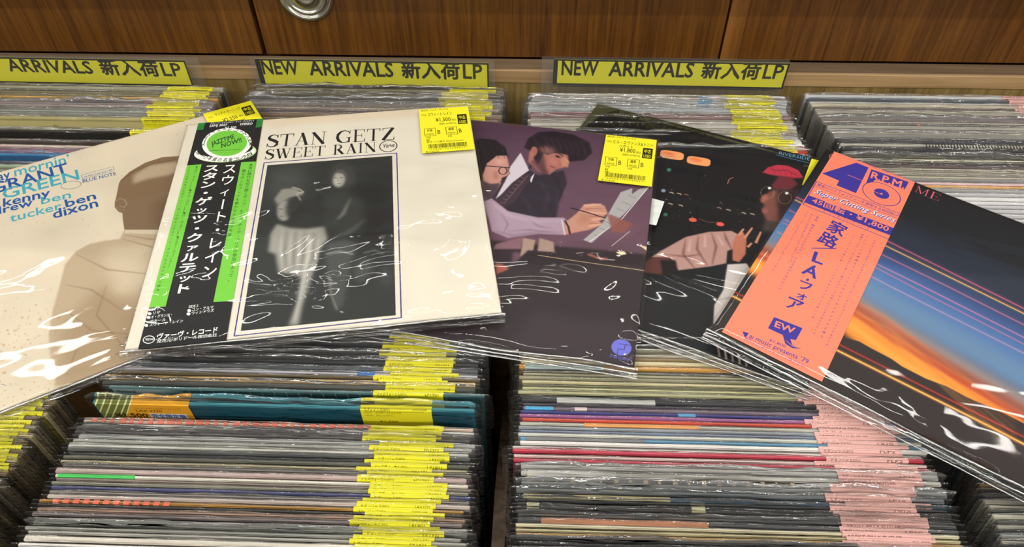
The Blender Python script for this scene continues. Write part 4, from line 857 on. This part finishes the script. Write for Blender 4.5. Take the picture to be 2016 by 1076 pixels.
cv = sub_canvas('bennett', (1191, 265), (1293, 275), (1179.5, 355), 460, 'e8e02c', .0032)
price_art(cv, (1191, 265), (1293, 275), (1179.5, 356), '1,800', 'ビル・エヴァンス&トニー', '米輸入', 'ベネット'); lay(cv, 'price_sticker', 'bennett', tb, 'yellow price sticker')
# loose slip of white paper between the purple and the black cover
z = .0105
P = [at_z(*q, z) for q in ((1262, 384), (1308, 396.5), (1292, 443), (1252, 436))]
V = P+[p-Vector((0, 0, .0003)) for p in P]
sl = mesh('paper_slip', [p-P[0] for p in V], [(0, 3, 2, 1), (4, 5, 6, 7), (0, 1, 5, 4), (1, 2, 6, 5), (2, 3, 7, 6), (3, 0, 4, 7)], paint('d8dcd8', .6, 'paper')); sl.location = P[0]
tag(sl, 'white paper slip peeking out from beneath the purple cover', 'paper')

# ---- coral-banded cover with the neon lines and the sunset
c = cover_canvas('la4', 1100, '14171c')
L0, L1 = (1569, 388), (2016, 607)
def par(dy0, dy1): return [(1400, 315+dy0), (1569, 388+dy0), (1751, 476+dy0*.4+dy1*.6), (2016, 607+dy1), (2300, 750+dy1)]
def band(y0a, y0b, y1a, y1b, col, bl, al=1.0):
    p, q = par(y0a, y0b), par(y1a, y1b); c.poly(p+q[::-1], col, bl, al)
band(-60, -150, 0, -30, '171b22', 20)
band(-30, -70, 30, 0, '1f2838', 16); band(0, 0, 60, 60, '2c3c60', 14); band(25, 40, 90, 110, '3c5c98', 16); band(50, 75, 130, 170, '4f74a8', 14); band(80, 110, 110, 160, '6684a4', 12, .8)
band(108, 165, 134, 200, '8a8488', 9); band(122, 190, 150, 225, 'b05c44', 8); band(138, 205, 160, 240, 'd86a34', 6); band(150, 215, 190, 300, 'ee8c34', 7)
band(128, 196, 136, 208, '6a4a48', 4, .6); band(144, 209, 153, 222, '9c3c2c', 3, .8); band(166, 246, 176, 262, 'f6a848', 5, .8)
hill = [(1400, 560), (1480, 590), (1560, 620), (1663, 664), (1692, 672), (1713, 684), (1755, 706), (1776, 721), (1823, 745), (1864, 760), (1903, 781), (1942, 798), (1981, 815), (2016, 833), (2300, 960), (2300, 1400), (1300, 1100), (1350, 640)]
c.poly(hill, '2c2424', .8)
for p, w, col in (([(1440, 571), (1655, 679), (1979, 841), (2250, 978)], 4.5, 'a83420'), ([(1436, 579), (1650, 690), (1953, 841), (2230, 985)], 6, 'e8b45c')):
    c.line(p, w*1.5, 'a86830' if w > 5 else '701c14', 1.2, .8); c.line(p, w*.6, col, .4)
for p, w, col in ((par(0, 0), 4, 'c4546c'), ([(1565, 393), (1747, 485), (2016, 617), (2300, 757)], 4, 'e8a85c'), ([(1553, 413), (1739, 502), (1859, 560), (2016, 639), (2250, 756)], 3, 'c46880'),
                  ([(1545, 432), (1730, 521), (1810, 560), (2016, 664), (2250, 783)], 3, 'c87a98'), ([(1541, 438), (1726, 527), (1800, 566), (2016, 677), (2250, 799)], 2.6, 'b87494'), ([(1530, 456), (1720, 546), (1746, 560), (2016, 695), (2250, 812)], 2.6, 'c08aa8')):
    c.line(p, w*1.8, col, 1.6, .35); c.line(p, w*.55, col, .4)
for i in range(7):
    y = 150+i*9; c.line([(1500+i*6, 388+y-30), (1740+i*4, 470+y), (2000, 600+y*1.45)], [2, 5, 3], random.choice(['f4a048', 'd8602c', 'e87c34']), 3, .5)
c.poly([(1700, 800), (1900, 900), (1880, 960), (1650, 830)], '3a2c2c', 20, .6)
serif(c, 'ME', (1799, 376.5), (1848, 396), 14, 'e0607c', .75); c.line([(1640, 303), (1634, 305), (1633, 310), (1636, 314)], 1.5, 'e0607c')
tl = cover_thing('la4', 'record_cover', 'dark record cover with coral paper band, neon lines and orange sunset', c.a, .0034, '101014', 4, fold=.007)
cv = sub_canvas('la4', (1643, 299.5), (1802, 357), (1420, 652), 560, 'fa8468', .0008); I = '3a3096'; K = 'fa8468'
cv.poly([(1686, 320), (1710, 329.5), (1685, 380), (1647, 364.5), (1652, 355.5), (1618.5, 341)], I); cv.line([(1669, 344), (1697, 355)], 1.3, K)
cv.poly([(1715.5, 333), (1789, 358), (1781, 373), (1738, 357), (1722, 354), (1712, 366), (1703, 366)], I)
cv.text('R.P.M.', (1713.5, 349.5), (1780, 371.5), 13, K, .03)
cv.ell((1735.5, 381.5), 39, 20, 21, K); cv.ell((1735.5, 381.5), 39, 20, 21, I, ring=1.6)
for r in (.82, .72, .62, .52): cv.ell((1735.5, 381.5), 39*r, 20*r, 21, 'c86a70', 0, .7, ring=.7)
cv.ell((1735.5, 381), 16, 9, 21, I); cv.ell((1735.5, 381), 2.5, 1.4, 21, K); cv.line([(1699, 368), (1737, 383)], 1.3, K)
cv.text('このレコードは45回転です 33回転にしないでください', (1680, 314), (1790, 356), 2.6, I)
bx = [(1608, 357), (1773, 420.5), (1751, 471), (1581, 402)]; cv.line(bx+bx[:2], 1.3, I); cv.line([(1604, 366), (1769, 430)], .9, I)
cv.text('驚異のハイクォリティーを満喫する45回転LP', (1608, 364.5), (1768, 426.5), 4, I)
cv.poly([(1592, 384), (1760, 449), (1753, 463), (1584, 398)], I); cv.text('45回転・', (1597, 397), (1676, 427), 8.5, K, .02); cv.text('¥1,800', (1684, 430), (1748, 455.5), 9, K, .02)
for cc, b, dx in (('3a3096', .03, 1), ('f4f0f0', .0, 0)): cv.text('Super Cutting Series', (1602+dx, 379+dx), (1759+dx, 437+dx), 9, cc, b, 1, .35)
cv.text('スーパー・カッティング・シリーズ', (1619, 416), (1711, 452), 4, I)
cv.column('家路', (1647, 449), (1630, 472), 37, I, .025); cv.line([(1597, 479), (1646, 497)][0:0]+[(1598, 488), (1646, 489)], 2.4, I)
cv.text('L', (1597, 513), (1619, 521), (1608, 496), I, .03); cv.ell((1603, 524.5), 3, 2.4, 0, I)
cv.text('A', (1577, 536), (1606, 549), (1591, 520), I, .03); cv.ell((1590, 550.5), 3, 2.4, 0, I)
cv.column('フォ', (1585, 562), (1578, 582), 33, I, .025); cv.column('ア', (1563, 598), (1552, 624), 38, I, .025)
def col(st, p0, p1, w=6): cv.column(st, p0, p1, w, I)
jp = '七十年代フュージョンの先駆者が奏でる名曲の数々をスーパーカッティングで録音した待望のアルバム登場'
col('家路 朝日のようにさわやかに 亡き王女のためのロンド', (1609, 428), (1535, 568)); col('ローリンド・アルメイダ(ギター)レイ・ブラウン(ベース)', (1598, 422), (1555, 516)); col('シェリー・マン(ドラムス)バド・シャンク(サックス・フルート)', (1589, 418), (1519, 536), 5)
col('ニューヨークの風に乗ってジャズの巨匠たちがおくる新しい音', (1681, 462), (1600, 624), 4.5)
col('家路のメロディーをこれほどに美しく奏でたグループは他にないとまで言われてくる', (1698, 462), (1603, 655), 5); col('シャリーンの愛器をサウンドとともにどうぞスタジオの正確な', (1707, 466), (1618, 662), 5.5); col('七六センチマスターよりダイレクトにカッティングしたスーパーサウンドをどうぞ', (1722, 474), (1628, 678), 5.5)
cv.poly([(1524, 623.5), (1580, 645.6), (1567, 669), (1556, 667), (1560, 679), (1577, 686), (1560, 685), (1546, 676), (1541, 659), (1512, 645.6)], I)
cv.text('EW', (1524, 642), (1563, 657), 12, K, .03)
cv.line([(1548, 670), (1560, 681), (1578, 685)], 1.2, K)
cv.text('¥1,800', (1513.5, 670.5), (1546, 684), 5, I); cv.poly([(1462, 652), (1474, 655), (1470, 662), (1466, 663), (1464, 658)], I); cv.text('ai music presents ’79', (1474, 664), (1590, 716), 9, I, .004)
cv.text('発売元 日本フォノグラム株式会社', (1464, 667), (1583, 723), 4.6, I)
lay(cv, 'obi_strip', 'la4', tl, 'coral paper band printed in blue', .5)

# ---- cream cover, uppermost
c = cover_canvas('getz', 1200, 'ded7c6'); c.mottle(.012)
c.poly([(518, 232), (922, 207), (925, 222), (518, 250)], 'd6b48c', 7, .35)
c.line([(520, 320), (781, 301), (790, 625), (461, 661), (520, 320), (525, 319.6)], 2.0, '3a3478', .2)
ph = [(526.5, 325), (772, 306.5), (779, 620), (474, 651)]
c.poly(ph, '2b2e2d', .2)
def inph(f):
    sv = c.a.copy(); f(); m = c.raster([np.array([c.P(p) for p in ph])]); full = np.zeros((c.H, c.W), np.float32); x0, y0, mm = m
    X0, Y0 = max(x0, 0), max(y0, 0); X1, Y1 = min(x0+mm.shape[1], c.W), min(y0+mm.shape[0], c.H); full[Y0:Y1, X0:X1] = mm[Y0-y0:Y1-y0, X0-x0:X1-x0]
    c.a[:] = sv+(c.a-sv)*full[..., None]
def figs():
    c.poly([(530, 330), (600, 320), (600, 380), (520, 400)], '4a4e4c', 18, .8); c.poly([(640, 400), (770, 330), (775, 500), (700, 560)], '1c1e1e', 20, .8)
    # woman with a tied scarf, in a pale wool coat
    c.ell((569, 395), 27, 24, -20, '5c5c58', 3); c.ell((560, 415), 15, 20, 10, '9a9890', 2.5, .9); c.line([(549, 410), (557, 412)], 1.8, '3a3a38', .8, .85); c.line([(551, 425), (558, 426)], 1.5, '4a4a46', .8, .8); c.line([(549, 414), (548, 419)], 1.3, '6a6862', .7, .8); c.ell((583, 410), 20, 26, 10, '2a2a29', 4, .9)
    c.poly([(540, 392), (555, 372), (582, 370), (600, 382), (570, 388), (548, 402)], '8f8d86', 2.5, .9); c.line([(575, 368), (590, 372), (598, 378), (586, 380)], 2.5, 'b8b6ae', 1, .9); c.line([(583, 380), (592, 394)], 3, 'a8a69e', 1.2, .8)
    c.poly([(545, 440), (570, 448), (602, 450), (640, 445), (645, 470), (628, 495), (614, 545), (596, 600), (588, 640), (568, 640), (586, 590), (592, 545), (576, 540), (548, 535), (542, 500), (528, 495), (532, 460)], 'a09e96', 3.5, .92)
    for k in range(9): c.line([(556+k*9, 450+k), (552+k*9, 490+k*3), (556+k*7, 530)], [1, 4, 1], '6a6862' if k % 2 else 'c8c6bc', 2, .6)
    c.line([(612, 470), (600, 540), (580, 630)], [7, 5, 3], 'c2c0b6', 2.5, .8)
    # second figure seated, face turned down
    c.ell((674, 346), 26, 27, 10, '3c3d3b', 5, .9); c.ell((668, 352), 12, 17, 12, '9c9a93', 2.5); c.ell((663, 356), 6, 9, 12, 'b8b6ae', 3, .7); c.line([(658, 349), (664, 351)], 1.6, '3c3c3a', .8, .9); c.line([(669, 350), (675, 349)], 1.6, '3c3c3a', .8, .9); c.line([(664, 361), (671, 361)], 1.5, '4c4b48', .7, .8); c.line([(666, 352), (665, 357)], 1.3, '6c6a64', .7, .8); c.poly([(655, 342), (668, 333), (684, 340), (682, 352), (676, 342), (664, 340)], '4a4a47', 2, .9)
    c.poly([(640, 380), (680, 372), (720, 400), (716, 450), (680, 470), (640, 450)], '343735', 8, .9); c.line([(690, 390), (676, 420), (664, 432)], [2, 7, 3], '868680', 3, .8)
    c.poly([(640, 480), (680, 470), (705, 480), (690, 520), (676, 600), (660, 612), (645, 560)], '474a48', 5, .9); c.line([(642, 500), (668, 494), (695, 500)], 3.5, 'a6a69e', 1.6, .8); c.line([(648, 540), (652, 580), (664, 610)], 3, '9a9a92', 2, .7)
    c.line([(715, 498), (738, 492), (754, 500)], 3, '94948e', 2, .7); c.ell((715, 530), 16, 26, 20, '4c4f4d', 7, .8); c.ell((760, 545), 14, 20, 0, '3c3f3e', 7, .8)
    c.line([(650, 470), (690, 455), (720, 430)], [2, 8, 3], '5c5f5c', 4, .8)
inph(figs)
serif(c, 'STAN GETZ', (523, 290), (777, 274.5), 25, '1c1b1e', .88); serif(c, 'SWEET RAIN', (520, 314), (741, 298.5), 20, '1c1b1e', .88)
c.ell((764.5, 287.5), 17, 10.8, -6, '1c1b1e', ring=1.8); c.text('Verve', (753, 291), (776, 289), 8, '1c1b1e', .012, 1, .2)
tz = cover_thing('getz', 'record_cover', 'cream record cover with black and green paper band, topmost of the laid-out covers', c.a, .0046, 'cfc4ac', 5, fold=.004)
cv = sub_canvas('getz', (822, 216), (921, 209), (834, 301), 460, 'e8e02c', .0036)
price_art(cv, (823, 216), (921, 209), (835, 302), '1,500', 'スウィート レイン', '帯付 ツメ痛み (Nice Corner)'); lay(cv, 'price_sticker', 'getz', tz, 'yellow price sticker')
cv = sub_canvas('getz', (395, 241), (518, 234), (266, 687), 620, '1d1e1f', .0009)
G, Wt = '74c840', 'f0f2ee'
cv.poly([(380, 240), (405, 239), (400, 255), (385, 256)], '2c7c34'); cv.poly([(507, 230), (525, 230), (520, 249), (503, 251)], '2c7c34')
cv.text('スウィート・レイン/スタン・ゲッツ・クァルテット', (414, 244), (500, 239), 3, Wt, .01); cv.text('23MJ 3027', (412, 249.5), (447, 247.5), 4.2, Wt, .03); cv.text('STEREO', (472, 246.5), (497, 245), 4.2, Wt, .03); cv.text('¥2,300', (442, 253.5), (465, 252), 4, Wt, .02)
cv.ell((444, 300), 61, 19, -4, 'b8e08c'); cv.ell((442, 300), 60, 18, -4, Wt, 0, 1); cv.ell((443, 294), 55, 14, -4, '1d1e1f'); cv.ell((446.5, 282), 49, 30, -5, Wt); cv.ell((446.5, 282), 40, 25, -5, G); cv.ell((446.5, 282), 30, 19, -5, '5fb434', ring=1)
def arc(st, c0, rx, ry, a0, a1, sz, flip):
    for i, ch in enumerate(st):
        a = math.radians(a0+(a1-a0)*i/(len(st)-1)); x, y = c0[0]+rx*math.cos(a), c0[1]-ry*math.sin(a)
        tx_, ty = (-math.sin(a)*rx, -math.cos(a)*ry); L = math.hypot(tx_, ty); tx_, ty = tx_/L*sz/2, ty/L*sz/2
        s_ = -1 if not flip else 1
        p0, p1 = (x+tx_*-s_, y+ty*-s_), (x+tx_*s_, y+ty*s_)
        if not flip: p0, p1 = (x-tx_*-1, y-ty*-1), (x+tx_*-1, y+ty*-1)
        cv.text(ch, (p0[0], p0[1]+sz*.3), (p1[0], p1[1]+sz*.3), sz*.8, '1d1e1f', .01)
arc('史上初ジャズ・レコード大全集', (446.5, 282), 44.5, 27.5, 178, 2, 7, False)
arc('ヴァーヴ不滅の名盤コレクション', (442, 296), 56, 19.5, 190, 350, 7.5, True)
cv.text('JAZZTIME', (417, 287), (462, 272), 9, '26402a', .03, 1, .2); cv.text('NOW!!', (436, 291), (476, 279), 9, '26402a', .03, 1, .2); cv.line([(411, 297), (473, 294)], 1.2, '26402a')
cv.poly([(360, 326), (397, 323), (326, 603), (270, 607)], G); cv.poly([(475, 319), (520, 317), (462, 592), (420, 594)], G)
cv.column('スタン・ゲッツ・クァルテット', (416, 331), (358, 568), 33, Wt, .035); cv.column('スウィート・レイン', (452, 332), (411, 534), 30, Wt, .012)
def col(st, p0, p1, w=6): cv.column(st, p0, p1, w, '16301a')
col('▼スタン・ゲッツ(ts)▼チック・コリア(p)▼ロン・カーター(b)▼グラディ・テイト(ds)', (387, 329), (335, 523), 6.5); col('一九六七年三月三十日ニュー・ヨーク州エングルウッド・クリフのスタジオにて録音', (373, 330), (311, 570), 5.5)
col('★常に時代を切り開くゲッツ’67年、チック・コリアの参加によって、', (494, 324), (453, 550), 8.5); col('層モダンなプレイを聴かせた永遠の名盤。', (480, 336), (450, 470), 8)
for st, x, y, w in (('SIDE 1', 292, 612, 19), ('リザ', 301, 618.5, 14), ('オ・グランジ・', 297, 626.5, 41), ('アモール', 295, 635, 31), ('スウィート・レイン', 294, 642, 66), ('SIDE 2', 371, 606, 19), ('コン・アルマ', 378, 612, 42), ('ウィンドウズ', 377, 618.5, 44)): cv.text(st, (x, y), (x+w, y-w*.13), 5, Wt, .02)
for x, y in ((294.5, 617), (292.5, 624.5), (288, 640), (372.5, 611), (371, 617.5)): cv.ell((x, y), 3.8, 2.9, 0, Wt)
cv.ell((293, 668), 11, 7.2, -8, Wt, ring=1.8); cv.text('Verve', (286, 671), (301, 669), 6, Wt, .01)
cv.text('ヴァーヴ・レコード', (308, 667), (428, 653), 9, Wt, .04); cv.text('発売元/ポリドール株式会社', (308, 674.5), (427, 661), 5.5, Wt, .01)
lay(cv, 'obi_strip', 'getz', tz, 'black and green paper band with white lettering', .5)

bpy.data.objects.remove(_to); bpy.data.curves.remove(_tc)
